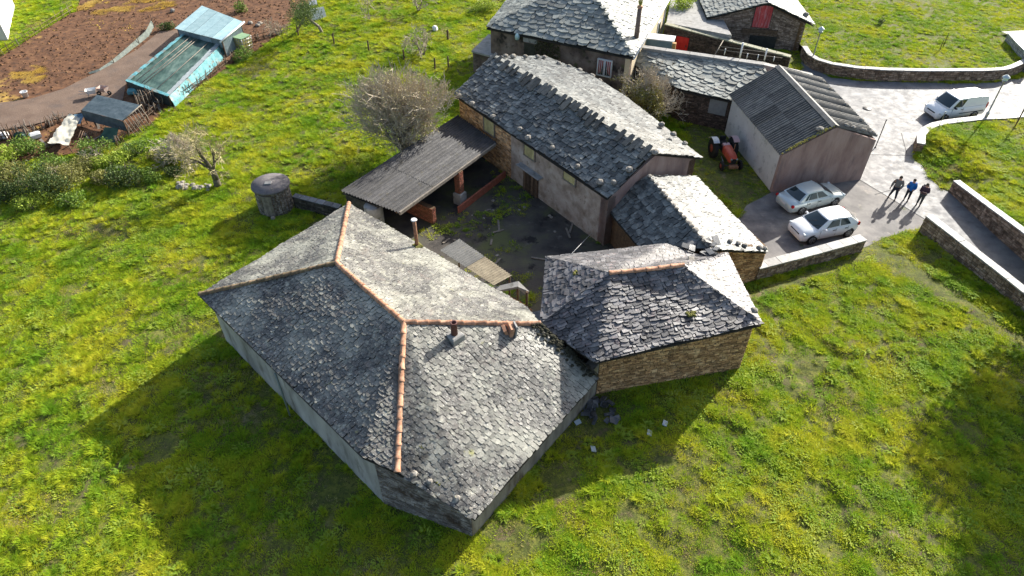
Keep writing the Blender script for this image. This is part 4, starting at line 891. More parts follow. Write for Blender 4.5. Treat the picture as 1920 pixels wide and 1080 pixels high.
# ------------------------------------------------------------------ free-standing walls
def offset_path(pts, d):
    out = []
    for i in range(len(pts)):
        t = nrm(pts[min(i+1, len(pts)-1)]-pts[max(i-1, 0)]); out.append(pts[i]+np.cross(UP, t)*d)
    return out
def smooth_path(pts, step=1.0):
    pts = [np.asarray(p, float) for p in pts]; out = []
    for i in range(len(pts)-1):
        p0, p1, p2, p3 = pts[max(i-1, 0)], pts[i], pts[i+1], pts[min(i+2, len(pts)-1)]; k = max(1, int(round(np.linalg.norm(p2-p1)/step)))
        for j in range(k):
            t = j/k; out.append(.5*((2*p1)+(-p0+p2)*t+(2*p0-5*p1+4*p2-p3)*t*t+(-p0+3*p1-3*p2+p3)*t**3))
    out.append(pts[-1]); return out
def stone_wall(name, label, top, th, side, m, cop_m, sw=.3, sh=.16, nobj=150, coping=True, step=1.0, cov=.06, cop_h=.08, core=mortar):
    """top: path of 3D points along the outer edge of the coping (z = top of wall); stones on the outer face and ends.
    side=1: the wall body lies left of the path; the outer face is on the right"""
    pt = smooth_path(top, step); root = thing(name, label, 'wall', (pt[len(pt)//2])*A(1, 1, 0)); inn = offset_path(pt, th*side)
    V = []; n = len(pt); ch = cop_h if coping else 0
    for a, b in zip(pt, inn): V += [a*A(1, 1, 0)-UP*.1, b*A(1, 1, 0)-UP*.1, A(b[0], b[1], a[2]-ch), a-UP*ch]
    fs = [(4*i+k, 4*i+(k+1) % 4, 4*i+4+(k+1) % 4, 4*i+4+k) for i in range(n-1) for k in range(4)]+[(0, 1, 2, 3), (4*n-1, 4*n-2, 4*n-3, 4*n-4)]
    if side > 0: fs = [f[::-1] for f in fs]
    core_o = MB().add(V, fs).build('core', core, root); pcs = []
    for i in range(n-1):
        a, b = (pt[i], pt[i+1]) if side > 0 else (pt[i+1], pt[i])
        stone_pieces([a*A(1, 1, 0), b*A(1, 1, 0), b-UP*ch, a-UP*ch], sw, sh, .045, pcs)
    for (a, b) in ((inn[0], pt[0]), (pt[-1], inn[-1])):
        if side < 0: a, b = b, a
        stone_pieces([a*A(1, 1, 0), b*A(1, 1, 0), A(b[0], b[1], pt[0][2] if b is pt[0] or a is pt[0] else pt[-1][2])-UP*ch, A(a[0], a[1], pt[0][2] if b is pt[0] or a is pt[0] else pt[-1][2])-UP*ch], sw, sh, .04, pcs)
    place_pieces(pcs, 'stone', 'stone_field', m, core_o, nobj)
    if coping:
        o2, i2_ = offset_path(pt, -cov*side), offset_path(pt, (th+cov)*side)
        for i in range(n-1):
            g = .012; a, b, c, d = o2[i], o2[i+1], i2_[i+1], i2_[i]; a, b, c, d = a+(b-a)*g, b+(a-b)*g, c+(d-c)*g, d+(c-d)*g
            z = rnd(-.008, .012); MB().prism([A(a[0], a[1], pt[i][2]-ch+z), A(b[0], b[1], pt[i+1][2]-ch+z), A(c[0], c[1], pt[i+1][2]-ch+z), A(d[0], d[1], pt[i][2]-ch+z)], UP*ch, tint=rnd(0, 1)).build('coping_slab', cop_m, root)
    return root
stone_wall('retaining_wall', 'long curved stone retaining wall with pale coping below the upper meadow', [P(u, v+4, 1.0) for u, v in UPPER_PX[:-1]]+[P(1960, 96, 1.0)], .35, 1, stone_wall_m, coping_m, sw=.34, sh=.15, nobj=260, step=1.2)
stone_wall('curved_bank_wall', 'low curved wall with broad pale coping in front of the white van', [P(1721, 268, .85), P(1722, 249, .85), P(1731, 239, .85), P(1746, 231, .85), P(1768, 226, .85), P(1806, 221, .85), P(1843, 217, .85), P(1880, 216, .85), P(1940, 210, .85)][::-1], .45, 1, stone_wall_m, coping_m, sw=.3, sh=.15, nobj=60, step=.9)
stone_wall('ramp_wall', 'stone wall with white coping on the upper side of the ramp', [P(1789, 338, .9), P(1850, 384, 1.15), P(1915, 432, 1.4), P(2010, 505, 1.5)], .35, 1, stone_wall_m, coping_m, sw=.32, sh=.17, nobj=200, step=1.3)
stone_wall('roadside_wall', 'stone wall with white coping between the ramp and the lower grass field', [P(1737, 404, 1.25), P(1800, 453, 1.15), P(1860, 500, 1.05), P(1920, 548, 1.0), P(2010, 618, 1.0)], .4, 1, stone_wall_m, coping_m, sw=.32, sh=.17, nobj=200, step=1.25)
stone_wall('parking_wall', 'low stone wall with pale flat coping beside the white hatchback', [P(1424, 503, .95), P(1490, 486, .93), P(1560, 467, .92), P(1625, 449, .92)], .5, 1, stone_wall_m, MAT('coping_pale', [(.27, .265, .25), (.40, .39, .37)], scale=4, rough=.6, bump=.3, tint=.3, spots=[((.17, .165, .15), 5, .6, .7)]), sw=.3, sh=.14, nobj=150, step=.75)
stone_wall('corner_wall', 'short grey rendered wall with white top at the far right edge', [P(1935, 106, 1.5), P(1912, 84, 1.5), P(1891, 61, 1.5)], .4, -1, MAT('stone_pale', [(.25, .25, .24), (.38, .38, .37)], scale=4, rough=.9, bump=.4, tint=.3), white_paint, sw=.4, sh=.2, nobj=30, step=1.6)
sheet('driveway', W2([(1876, 62), (1960, 58), (2000, 100), (1925, 100), (1893, 70)], UPZ), UPZ+.16, conc_road)
# tumbled field stones by the bare tree
for k in range(26):
    u = rnd(322, 398); v = 348+rnd(-5, 6)+(u-322)*.06; p = P(u, v); r = rnd(.12, .28)
    tag(rock(p-UP*.05, r, flat=.7).build('field_stone', rock_m), 'mossy stone of the tumbled row below the bare tree', 'stone', 'tumbled stones below the bare tree')

# ------------------------------------------------------------------ lamps and poles
def lamp_post(base, hgt, label, head=True):
    r = thing('street_lamp', label, 'street lamp', base)
    MB().lathe([(.11, 0), (.11, .35), (.06, .42), (.045, hgt-.1), (.045, hgt)], base, n=10).build('post', metal_grey, r)
    MB().lathe([(.05, 0), (.09, .06), (.17, .14), (.19, .2), (.0, .2)], base+UP*hgt, n=12).build('lamp_base', metal_grey, r)
    h = MB().lathe([(.17, .2), (.24, .42), (0, .42)], base+UP*hgt, n=6, smooth=False).build('lamp_glass', MAT('lamp_glass', [(.55, .66, .66)], rough=.25, bump=0), r)
    MB().lathe([(.27, .42), (.25, .47), (.08, .6), (0, .64)], base+UP*hgt, n=12).build('lamp_cap', MAT('lamp_cap', [(.5, .56, .56)], rough=.4, metal=.5, bump=0), r); return r
lamp_post(P(1849, 219, .85), 2.75, 'slim grey street lamp standing by the bank wall next to the white van')
lamp_post(P(1519, 124), 2.9, 'slim grey street lamp near the far stone barn at the curve of the wall')
def pole(base, hgt, r, label, name='pole', m=metal_dark, cross=False):
    o = MB().lathe([(r, -.1), (r, hgt-.04), (r*1.6, hgt-.03), (r*1.6, hgt), (0, hgt)], base, n=8); t = thing(name, label, 'pole', base); o.build('shaft', m, t)
    MB().lathe([(r*2.6, -.02), (r*2.4, .03), (r, .05)], base, n=8).build('foot_plate', m, t); return t
pole(P(1641, 277), 2.3, .035, 'thin dark pole standing on the road beside the garage corner')
pole(P(1757, 244, .8), 1.5, .02, 'very thin bare pole on the grass bank in front of the van', m=metal_grey)
pole(P(1903, 237, .75), 1.9, .05, 'dark post on the grass bank near the right edge', m=wood_brown)

# ------------------------------------------------------------------ vehicles
tyre_m = MAT('tyre', [(.012, .012, .012), (.025, .025, .025)], rough=.85, bump=.1)
rim_m = MAT('rim', [(.35, .36, .37)], rough=.35, metal=.8, bump=0)
dark_trim = MAT('dark_trim', [(.015, .015, .016)], rough=.6, bump=0)
car_glass = GLASS('car_glass', (.02, .035, .04), .06)
def loft(mb, st, ring, **k):
    """st: stations; ring(station) -> list of points; open strips joined"""
    rs = [ring(s) for s in st]; n = len(rs[0]); V = [p for r in rs for p in r]
    fs = [(i*n+j, i*n+j+1, (i+1)*n+j+1, (i+1)*n+j) for i in range(len(rs)-1) for j in range(n-1)]
    fs += [tuple(range(n-1, -1, -1)), tuple(range((len(rs)-1)*n, len(rs)*n))]
    mb.add(V, fs, smooth=True, **k)
def car(name, label, cat, loc, rz, paint, spec):
    """x forward. spec: stations (x, zbot, zbelt, zcentre, halfwidth) and glasshouse corners"""
    r = thing(name, label, cat, loc, rz); body = MB()
    def ring(s):
        x, zb, zs, zc, w = s; half = [(x, 0, zb), (x, w*.86, zb), (x, w*.97, zb+.12), (x, w, zb+(zs-zb)*.55), (x, w*.97, zs-.06), (x, w*.90, zs), (x, w*.55, zc), (x, 0, zc+.015)]
        return half+[(p[0], -p[1], p[2]) for p in half[-2:0:-1]]+[half[0]]
    loft(body, spec['body'], ring); bo = body.build('body', paint, r, local=True)
    x0, x1, x2, x3, zb, zr, wb, wr, cr = spec['house']       # windscreen foot, windscreen top, rear roof, rear foot, belt z, roof z, belt half-width, roof half-width, roof crown
    zbr = spec.get('rear_z', zb)
    def gpt(s, t, y):   # s 0 front..1 rear along the side, t 0 belt..1 roof, y -1..1 across
        xb = x0+(x3-x0)*s; xt = x1+(x2-x1)*s; z0 = zb+(zbr-zb)*s; zt = zr-(0.05*(2*s-1)**2)
        w = wb+(wr-wb)*t; bow = .10*(1-y*y); xx = xb+(xt-xb)*t+(bow if s < .01 else (-bow if s > .99 else 0))
        return A(xx, y*w, z0+(zt-z0)*t+(cr*(1-y*y)*t))
    gh = MB(); ys = np.linspace(-1, 1, 9); ss = np.linspace(0, 1, 7); ts = np.linspace(0, 1, 4)
    def patch(mb, f, na, nb, off=0.0, **k):
        V = [f(i/na, j/nb) for i in range(na+1) for j in range(nb+1)]
        mb.add(V, [(i*(nb+1)+j, (i+1)*(nb+1)+j, (i+1)*(nb+1)+j+1, i*(nb+1)+j+1) for i in range(na) for j in range(nb)], smooth=True, **k)
    patch(gh, lambda a, b: gpt(0, b, 1-2*a), 8, 3); patch(gh, lambda a, b: gpt(1, b, 2*a-1), 8, 3)
    patch(gh, lambda a, b: gpt(1-a, b, 1), 6, 3); patch(gh, lambda a, b: gpt(a, b, -1), 6, 3)
    patch(gh, lambda a, b: gpt(a, 1, 2*b-1), 6, 8)
    gh.build('roof', paint, r, local=True)
    def win(name, f, na, nb, d):
        mb = MB(); patch(mb, lambda a, b: f(a, b)+np.asarray(d, float), na, nb); return mb.build(name, car_glass, r, local=True)
    win('windscreen', lambda a, b: gpt(0, .06+.86*b, .9-1.8*a), 8, 3, (.012, 0, .010))
    if spec.get('rear_glass', True): win('rear_window', lambda a, b: gpt(1, .12+.76*b, 1.72*a-.86), 8, 3, (-.012, 0, .008))
    for sgn in (1, -1):
        for s0_, s1_ in spec['windows']:
            win('side_window', lambda a, b, q0=s0_, q1=s1_: gpt((q1+(q0-q1)*a) if sgn > 0 else (q0+(q1-q0)*a), .1+.74*b, sgn), 4, 3, (0, sgn*.012, .004))
        w_ = spec['w']
        hx = spec['house'][0]-.15; mi = MB(); mi.box((hx-.25, sgn*(w_+.10), zb+.06), (.14, .2, .13), bev=.04); mi.build('wing_mirror', paint if spec.get('mirror_body', True) else dark_trim, r, local=True)
        for hxx in spec['handles']: MB().box((hxx, sgn*(w_+.008), zb-.14), (.18, .03, .035)).build('door_handle', spec.get('handle_m', dark_trim), r, local=True)
        xf, hz = spec['light']; MB().box((xf, sgn*(w_-.22), hz), (.16, .34, .13), rz=-sgn*.35, bev=.03).build('headlight', MAT('headlight', [(.55, .6, .62)], rough=.15, bump=0, spec=.8), r, local=True)
        xt, tz_ = spec['tail']; MB().box((xt, sgn*(w_-.10), tz_), (.14, .16, spec.get('tail_h', .2)), bev=.03).build('tail_light', MAT('tail_light', [(.4, .015, .02)], rough=.2, bump=0), r, local=True)
        for xd in spec['seams']: MB().box((xd, sgn*(w_+.001), zb-.28), (.012, .012, .5)).build('door_seam', dark_trim, r, local=True)
        for xw in spec['axles']:
            rr = spec['rw']
            MB().lathe([(0, .012), (rr+.05, .012), (rr+.05, 0), (0, 0)], (xw, sgn*(w_-.01)-.006, rr+.01), n=22, axis='Y').build('wheel_arch', dark_trim, r, local=True)
            th = .2; yc = sgn*(w_-.085)
            wt_ = MB().lathe([(rr*.62, -th/2), (rr*.93, -th/2), (rr, -th*.32), (rr, th*.32), (rr*.93, th/2), (rr*.62, th/2)], (xw, yc, rr), n=24, axis='Y').build('wheel', tyre_m, r, local=True)
            rm = MB(); yo = yc+sgn*(th/2-.01); rm.lathe([(0, 0), (rr*.64, 0), (rr*.64, sgn*.012), (0, sgn*.016)], (xw, yo, rr), n=20, axis='Y'); ro = rm.build('rim', dark_trim, wt_, local=True)
            sp_ = MB()
            for k in range(5):
                a = 2*math.pi*k/5; sp_.box((xw+math.cos(a)*rr*.32, yo+sgn*.02, rr+math.sin(a)*rr*.32), (rr*.6, .02, rr*.17), ry=-a)
            sp_.lathe([(rr*.55, 0), (rr*.66, 0), (rr*.66, sgn*.03), (rr*.55, sgn*.03)], (xw, yo, rr), n=20, axis='Y'); sp_.build('spokes', rim_m, wt_, local=True)
    xf = spec['grille'][0]; MB().box((xf, 0, spec['grille'][1]), (.05, spec['w']*.95, .10), bev=.02).build('grille', dark_trim, r, local=True)
    MB().box((xf-.01, 0, .3), (.07, spec['w']*1.2, .10), bev=.03).build('lower_intake', dark_trim, r, local=True)
    MB().box((xf+.025, 0, spec['plate']), (.02, .48, .11)).build('number_plate', white_paint, r, local=True)
    xb = spec['body'][-1][0]; MB().box((xb-.02, 0, spec.get('rplate', .6)), (.02, .48, .11)).build('number_plate', white_paint, r, local=True)
    for y in (-.3, .25): MB().tube((x0+.05, y, zb+.03), (x0-.28, y+.45, zb+.27), .011, n=5).build('wiper', dark_trim, r, local=True)
    return r
paint_white = MAT('paint_white', [(.78, .80, .80)], rough=.22, bump=0, spec=.6); paint_silver = MAT('paint_silver', [(.52, .60, .61)], rough=.3, metal=.35, bump=0, spec=.6); paint_van = MAT('paint_van', [(.76, .79, .79)], rough=.28, bump=0, spec=.6)
hatch = dict(w=.87, rw=.32, axles=(1.3, -1.3), light=(1.82, .72), tail=(-1.86, .92), tail_h=.26, grille=(2.0, .62), plate=.5, handles=(-.1, -.95), seams=(.85, -.25, -1.1), windows=((.17, .50), (.53, .80)),
             body=[(2.03, .28, .56, .60, .60), (1.97, .22, .70, .72, .74), (1.75, .2, .80, .84, .83), (1.3, .2, .88, .93, .87), (.9, .2, .93, .98, .88), (0, .2, .95, 1.0, .88), (-1.2, .2, .98, 1.03, .88), (-1.75, .22, .98, 1.02, .84), (-1.98, .26, .93, .97, .74), (-2.05, .34, .8, .82, .66)],
             house=(1.02, .22, -1.25, -1.85, .95, 1.47, .83, .60, .03), rear_z=1.0)
sedan = dict(w=.87, rw=.31, axles=(1.32, -1.32), light=(1.98, .66), tail=(-2.12, .76), tail_h=.2, grille=(2.2, .55), plate=.42, handles=(-.05, -.9), seams=(.95, -.2, -1.05), windows=((.17, .46), (.49, .77), (.80, .88)), rplate=.68,
             body=[(2.23, .28, .50, .54, .62), (2.15, .22, .63, .66, .76), (1.8, .2, .72, .78, .84), (1.3, .2, .80, .87, .87), (.9, .2, .86, .92, .88), (0, .2, .89, .94, .88), (-1.2, .2, .91, .96, .88), (-1.6, .2, .90, .95, .86), (-2.05, .22, .87, .92, .80), (-2.2, .28, .76, .8, .72), (-2.25, .36, .62, .64, .64)],
             house=(1.1, .25, -.95, -1.65, .89, 1.40, .80, .57, .03), rear_z=.93)
vanp = dict(w=.88, rw=.32, axles=(1.42, -1.26), light=(1.9, .72), tail=(-2.14, 1.0), tail_h=.5, grille=(2.08, .64), plate=.5, handles=(.15,), seams=(1.0, .02), windows=((.06, .30),), rear_glass=False, mirror_body=False,
            body=[(2.10, .3, .6, .64, .64), (2.03, .22, .74, .76, .76), (1.8, .2, .88, .92, .84), (1.3, .2, 1.0, 1.05, .88), (1.0, .2, 1.06, 1.1, .89), (0, .2, 1.08, 1.12, .89), (-1.5, .2, 1.08, 1.12, .89), (-2.1, .22, 1.08, 1.12, .87), (-2.2, .28, 1.06, 1.1, .84)],
            house=(1.28, .6, -2.05, -2.17, 1.07, 1.81, .86, .74, .03), rear_z=1.1)
def heading(a, b): d = P(*b)-P(*a); return math.atan2(d[1], d[0])
rzh = heading((1587, 444), (1517.5, 458)); w0, w1 = P(1517.5, 457.5), P(1586.7, 444)
ctr = (w0+w1)/2+nrm(np.cross(UP, (w0-w1)))*-.8*1.0; perp = np.cross(UP, nrm(w0-w1)); ctr = (w0+w1)/2-perp*.8
car('parked_hatchback', 'small white hatchback parked facing left beside the low stone wall', 'car', ctr+UP*.008, rzh, paint_white, hatch)
rzs = rzh+math.pi+R(5); sb = P(1500, 402); perp2 = A(math.cos(rzs+math.pi/2), math.sin(rzs+math.pi/2), 0); fwd = A(math.cos(rzs), math.sin(rzs), 0)
car('parked_sedan', 'silver-blue saloon parked facing right against the mauve garage wall', 'car', sb+perp2*.8+fwd*1.32+UP*.008, rzs, paint_silver, sedan)
v0_, v1_ = P(1766, 229), P(1825, 221); rzv = math.atan2(*(v0_-v1_)[[1, 0]]); pv_ = np.cross(UP, nrm(v0_-v1_))
vano = car('delivery_van', 'white panel van parked by the curved wall on the concrete road', 'van', (v0_+v1_)/2-pv_*.82+UP*.012, rzv, paint_van, vanp)
MB().box((.1, 0, 1.87), (.05, 1.35, .05)).build('roof_bar', rim_m, vano, local=True)
for sgn in (1, -1): MB().box((-.85, sgn*.885, .62), (2.2, .02, .06)).build('side_moulding', dark_trim, vano, local=True)
# ---- tractor
tr0 = P(1347, 318); trh = heading((1352, 275), (1378, 316)); tractor = thing('tractor', 'old red tractor with pale mudguards standing against the garage side wall', 'tractor', P(1356, 298), trh)
tred = MAT('tractor_red', [(.36, .05, .028), (.50, .10, .055)], scale=2, rough=.5, bump=.08, local=True, spots=[((.36, .2, .16), 3, .62, .74)]); tfade = MAT('tractor_faded', [(.48, .30, .29), (.58, .42, .42)], scale=3, rough=.6, bump=.05)
def T(mb, n, m): return mb.build(n, m, tractor, local=True)
mb = MB(); loft(mb, [(.15, .72, 1.22, .30), (.3, .7, 1.27, .31), (1.3, .68, 1.2, .29), (1.62, .68, 1.12, .27), (1.7, .72, 1.02, .22)], lambda s: [(s[0], -s[3], s[1]), (s[0], -s[3], s[2]-.12), (s[0], -s[3]*.75, s[2]-.02), (s[0], 0, s[2]), (s[0], s[3]*.75, s[2]-.02), (s[0], s[3], s[2]-.12), (s[0], s[3], s[1])]); bn = T(mb, 'bonnet', tred)
mb = MB(); mb.box((1.715, 0, .86), (.04, .4, .3), bev=.02); mb.build('grille', dark_trim, bn, local=True)
for y in (-.2, .2): MB().lathe([(0, 1.70), (.07, 1.70), (.08, 1.76), (0, 1.77)], (0, y, .98), n=10, axis='X').build('headlight', rim_m, bn, local=True)
MB().tube((.95, .18, 1.15), (.95, .18, 1.75), .03, n=8).build('exhaust', rust_m, bn, local=True)
mb = MB(); mb.box((.75, 0, .6), (1.9, .3, .34), bev=.05); mb.box((-.45, 0, .72), (.9, .42, .5), bev=.06); T(mb, 'chassis', metal_dark)
mb = MB(); mb.tube((-.45, -.78, .66), (-.45, .78, .66), .09, n=8); T(mb, 'rear_axle', metal_dark); mb = MB(); mb.tube((1.42, -.62, .34), (1.42, .62, .34), .05, n=8); T(mb, 'front_axle', metal_dark)
mb = MB(); mb.box((1.86, 0, .5), (.3, .62, .22), bev=.03); T(mb, 'front_weight', rust_m)
mb = MB(); mb.box((-.02, 0, 1.14), (.34, .5, .2), bev=.04); T(mb, 'dashboard', tfade)
mb = MB(); mb.tube((.0, 0, 1.2), (-.22, 0, 1.42), .025, n=6); T(mb, 'steering_column', metal_dark)
mb = MB()
for k in range(14):
    a, b = 2*math.pi*k/14, 2*math.pi*(k+1)/14; ax = A(.64, 0, .76); pA = lambda t: A(-.22, 0, 1.42)+A(0, 1, 0)*.2*math.cos(t)+ax*.2*math.sin(t); mb.tube(pA(a), pA(b), .014, n=5)
T(mb, 'steering_wheel', dark_trim)
mb = MB(); mb.box((-.62, 0, 1.05), (.42, .46, .1), bev=.04); mb.box((-.84, 0, 1.24), (.08, .44, .34), bev=.03); T(mb, 'seat', dark_trim)
for sgn in (1, -1):
    w = MB().lathe([(.3, -.16), (.62, -.17), (.68, -.12), (.68, .12), (.62, .17), (.3, .16)], (-.45, sgn*.72, .68), n=24, axis='Y').build('rear_wheel', tyre_m, tractor, local=True)
    MB().lathe([(0, -.05), (.36, -.06), (.38, 0), (.36, .06), (0, .05)], (-.45, sgn*.80, .68), n=18, axis='Y').build('rim', MAT('rim_red', [(.30, .06, .04)], rough=.6), w, local=True)
    lug = MB()
    for k in range(20): a = 2*math.pi*k/20; lug.box((-.45+.685*math.cos(a), sgn*.72, .68+.685*math.sin(a)), (.05, .3, .06), ry=-a, rz=0)
    lug.build('tread_lugs', tyre_m, w, local=True)
    w = MB().lathe([(.16, -.08), (.3, -.08), (.34, -.05), (.34, .05), (.3, .08), (.16, .08)], (1.42, sgn*.66, .34), n=20, axis='Y').build('front_wheel', tyre_m, tractor, local=True)
    MB().lathe([(0, -.03), (.2, -.04), (.2, .04), (0, .03)], (1.42, sgn*.70, .34), n=14, axis='Y').build('rim', MATS['rim_red'], w, local=True)
    fd = MB(); N_ = 7; V = []
    for k in range(N_):
        a = R(55+k*15); V += [(-.45+.8*math.cos(a), sgn*.52, .68+.8*math.sin(a)), (-.45+.8*math.cos(a), sgn*.95, .68+.8*math.sin(a))]
    V2 = [(p[0], p[1], p[2]-.03) for p in V]; F1 = [(2*k, 2*k+1, 2*k+3, 2*k+2) for k in range(N_-1)]
    fd.add(V+V2, F1+[tuple(x+2*N_ for x in f[::-1]) for f in F1]+[(2*k, 2*k+2, 2*k+2+2*N_, 2*k+2*N_) for k in range(N_-1)]+[(2*k+1, 2*k+1+2*N_, 2*k+3+2*N_, 2*k+3) for k in range(N_-1)]); T(fd, 'mudguard', MAT('mudguard_grey', [(.42, .45, .47)], rough=.5) if sgn < 0 else tfade)
MB().tube((.5, -.42, .55), (1.35, -.5, .45), .025, n=6).build('steering_rod', metal_grey, tractor, local=True)

# ------------------------------------------------------------------ people
skin_m = MAT('skin', [(.42, .24, .17), (.50, .30, .22)], scale=8, rough=.6, bump=0); hair_dark = MAT('hair', [(.02, .015, .012), (.045, .032, .024)], scale=20, rough=.7, bump=.2)
def skinned(name, verts, edges, rad, m, parent, root=0, sub=1):
    me = bpy.data.meshes.new(name); me.from_pydata([tuple(v) for v in verts], edges, []); o = bpy.data.objects.new(name, me); col.objects.link(o)
    md = o.modifiers.new('skin', 'SKIN'); md.use_smooth_shade = True
    lay = me.skin_vertices[0].data
    for i, r in enumerate(rad): lay[i].radius = (r, r) if not hasattr(r, '__len__') else r
    for i in range(len(rad)): lay[i].use_root = (i == root)
    o.modifiers.new('sub', 'SUBSURF').levels = sub; o.modifiers['sub'].render_levels = sub
    dg = bpy.context.evaluated_depsgraph_get(); em = bpy.data.meshes.new_from_object(o.evaluated_get(dg)); em.name = name
    bpy.data.objects.remove(o); o2 = bpy.data.objects.new(name, em); col.objects.link(o2); o2.parent = parent
    em.materials.clear(); em.materials.append(m); em.polygons.foreach_set('use_smooth', [True]*len(em.polygons)); return o2
def person(label, loc, rz, H, coat, trouser, feet, hands, bulky=1.0, coat_len=.0, pack=None, hood=False):
    """x forward, y left; feet: (x,y) of left/right ankle; hands: (elbow, wrist) left/right in units of H"""
    r = thing('person', label, 'person', loc, rz, 'people standing on the road'); h = H
    pel = A(0, 0, .52*h); che = A(.01*h, 0, .73*h); nek = A(.01*h, 0, .835*h); hd0 = A(.02*h, 0, .885*h); hd1 = A(.025*h, 0, .955*h)
    V = [pel, A(0, 0, .62*h), che, nek, hd0, hd1]; E = [(0, 1), (1, 2), (2, 3), (3, 4), (4, 5)]; Rr = [.085*h, .08*h, .085*h, .032*h, (.045*h, .052*h), (.046*h, .05*h)]
    jk_v, jk_e, jk_r = [pel-UP*coat_len*h, A(0, 0, .62*h), che, A(.01*h, 0, .80*h)], [(0, 1), (1, 2), (2, 3)], [.105*h*bulky, .098*h*bulky, .108*h*bulky, .062*h]
    tv, te, trd = [pel], [], [.092*h]; fing = []
    for sgn, (el, wr), ft in ((1, hands[0], feet[0]), (-1, hands[1], feet[1])):
        sh = A(.01*h, sgn*.105*h, .795*h); e_ = np.asarray(el, float)*h; w_ = np.asarray(wr, float)*h; k = len(V)
        dirh = nrm(w_-e_); palm = w_+dirh*.045*h; V += [sh, e_, w_, palm]; E += [(2, k), (k, k+1), (k+1, k+2), (k+2, k+3)]; Rr += [.035*h, .025*h, .018*h, (.012*h, .022*h)]
        side = nrm(np.cross(dirh, UP)) if abs(dirh[2]) < .95 else A(1, 0, 0)
        for f in range(4):
            b = palm+side*(f-1.5)*.011*h; ln = (.034, .04, .038, .03)[f]*h; q1 = b+dirh*ln*.55-UP*.004*h; q2 = q1+nrm(dirh-UP*.6)*ln*.5; kk = len(V); V += [b+dirh*.012*h, q1, q2]; E += [(k+3, kk), (kk, kk+1), (kk+1, kk+2)]; Rr += [.0058*h, .0052*h, .0044*h]
        tb_ = w_+dirh*.018*h+side*.016*h; kk = len(V); V += [tb_+side*.01*h, tb_+side*.016*h+dirh*.026*h]; E += [(k+2, kk), (kk, kk+1)]; Rr += [.0066*h, .0052*h]
        kj = len(jk_v); jk_v += [sh, e_, w_-dirh*.01*h]; jk_e += [(2, kj), (kj, kj+1), (kj+1, kj+2)]; jk_r += [.056*h*bulky, .042*h*bulky, .03*h*bulky]
        hip = A(0, sgn*.05*h, .49*h); an = A(ft[0]*h, sgn*abs(ft[1])*h, .045*h); kn = (hip+an)/2+A(.02*h, 0, .01*h); k = len(V)
        V += [hip, kn, an, an+A(.075*h, 0, -.022*h)]; E += [(0, k), (k, k+1), (k+1, k+2), (k+2, k+3)]; Rr += [.06*h, .038*h, .024*h, .018*h]
        kt = len(tv); tv += [hip, kn, an+UP*.012*h]; te += [(0, kt), (kt, kt+1), (kt+1, kt+2)]; trd += [.07*h, .046*h, .034*h]
        sv = [an-A(.03*h, 0, .012*h), an+A(.03*h, 0, -.016*h), an+A(.095*h, 0, -.024*h)]; skinned('shoe', sv, [(0, 1), (1, 2)], [.03*h, .029*h, .022*h], dark_trim, r, 0, 1)
    skinned('body', V, E, Rr, skin_m, r); skinned('jacket', jk_v, jk_e, jk_r, coat, r, 0, 1); skinned('trousers', tv, te, trd, trouser, r, 0, 1)
    hr = MB(); n = 14; prof = [(.028, 1.0), (.046, .985), (.056, .955), (.058, .92), (.05, .895)]
    V = []
    for rr, z in prof:
        for i in range(n):
            t = 2*math.pi*i/n; cut = .035*max(0, math.cos(t))*(1-(z-.895)/.105); V.append((rr*h*math.cos(t)*1.05+.018*h, rr*h*math.sin(t)*.92, (z+cut)*h))
    hr.add(V, [(j*n+i, j*n+(i+1) % n, (j+1)*n+(i+1) % n, (j+1)*n+i)[::-1] for j in range(4) for i in range(n)]+[tuple(range(n))], smooth=True); hr.build('hair', hair_dark, r, local=True)
    fc = MB(); fc.lathe([(0, -.006*h), (.006*h, 0), (0, .016*h)], (.076*h, 0, .915*h), n=6); fc.build('nose', skin_m, r, local=True)
    for y in (-.019, .019): MB().lathe([(0, -.004*h), (.006*h, 0), (0, .004*h)], (.068*h, y*h, .932*h), n=6).build('eye', dark_trim, r, local=True)
    MB().box((.066*h, 0, .895*h), (.008*h, .026*h, .006*h)).build('mouth', MAT('lips', [(.32, .12, .1)], rough=.6), r, local=True)
    for y in (-.054, .054): MB().box((.022*h, y*h, .92*h), (.016*h, .008*h, .03*h), bev=.003).build('ear', skin_m, r, local=True)
    if pack: MB().box((-.13*h, 0, .7*h), (.13*h, .2*h, .26*h), bev=.05).build('backpack', pack, r, local=True)
    return r
def fp(u, v): return P(u, v)+UP*.012
navy = MAT('cloth_navy', [(.02, .022, .032), (.035, .037, .05)], scale=9, rough=.9, bump=.2); char = MAT('cloth_charcoal', [(.05, .05, .052), (.09, .088, .085)], scale=9, rough=.9, bump=.2)
blue = MAT('cloth_blue', [(.01, .12, .42), (.02, .17, .52)], scale=9, rough=.7, bump=.2); plum = MAT('cloth_plum', [(.06, .03, .045), (.10, .055, .07)], scale=9, rough=.9, bump=.2); grey_c = MAT('cloth_grey', [(.15, .14, .14), (.21, .195, .19)], scale=9, rough=.9, bump=.2)
face_sw = math.atan2(-1, -.55)
person('person in grey jacket standing with legs apart, leftmost of the three on the road', fp(1672, 373), face_sw, 1.80, grey_c, navy, ((.05, .1), (-.04, .13)), (((-.02, .17, .62), (.1, .12, .52)), ((-.02, -.17, .62), (.06, -.19, .48))), 1.08)
person('person in long bright blue coat, in the middle of the three on the road', fp(1698, 376), face_sw, 1.70, blue, navy, ((.03, .06), (-.03, .07)), (((.0, .15, .6), (.12, .09, .58)), ((.0, -.15, .6), (.12, -.09, .58))), 1.1, .12)
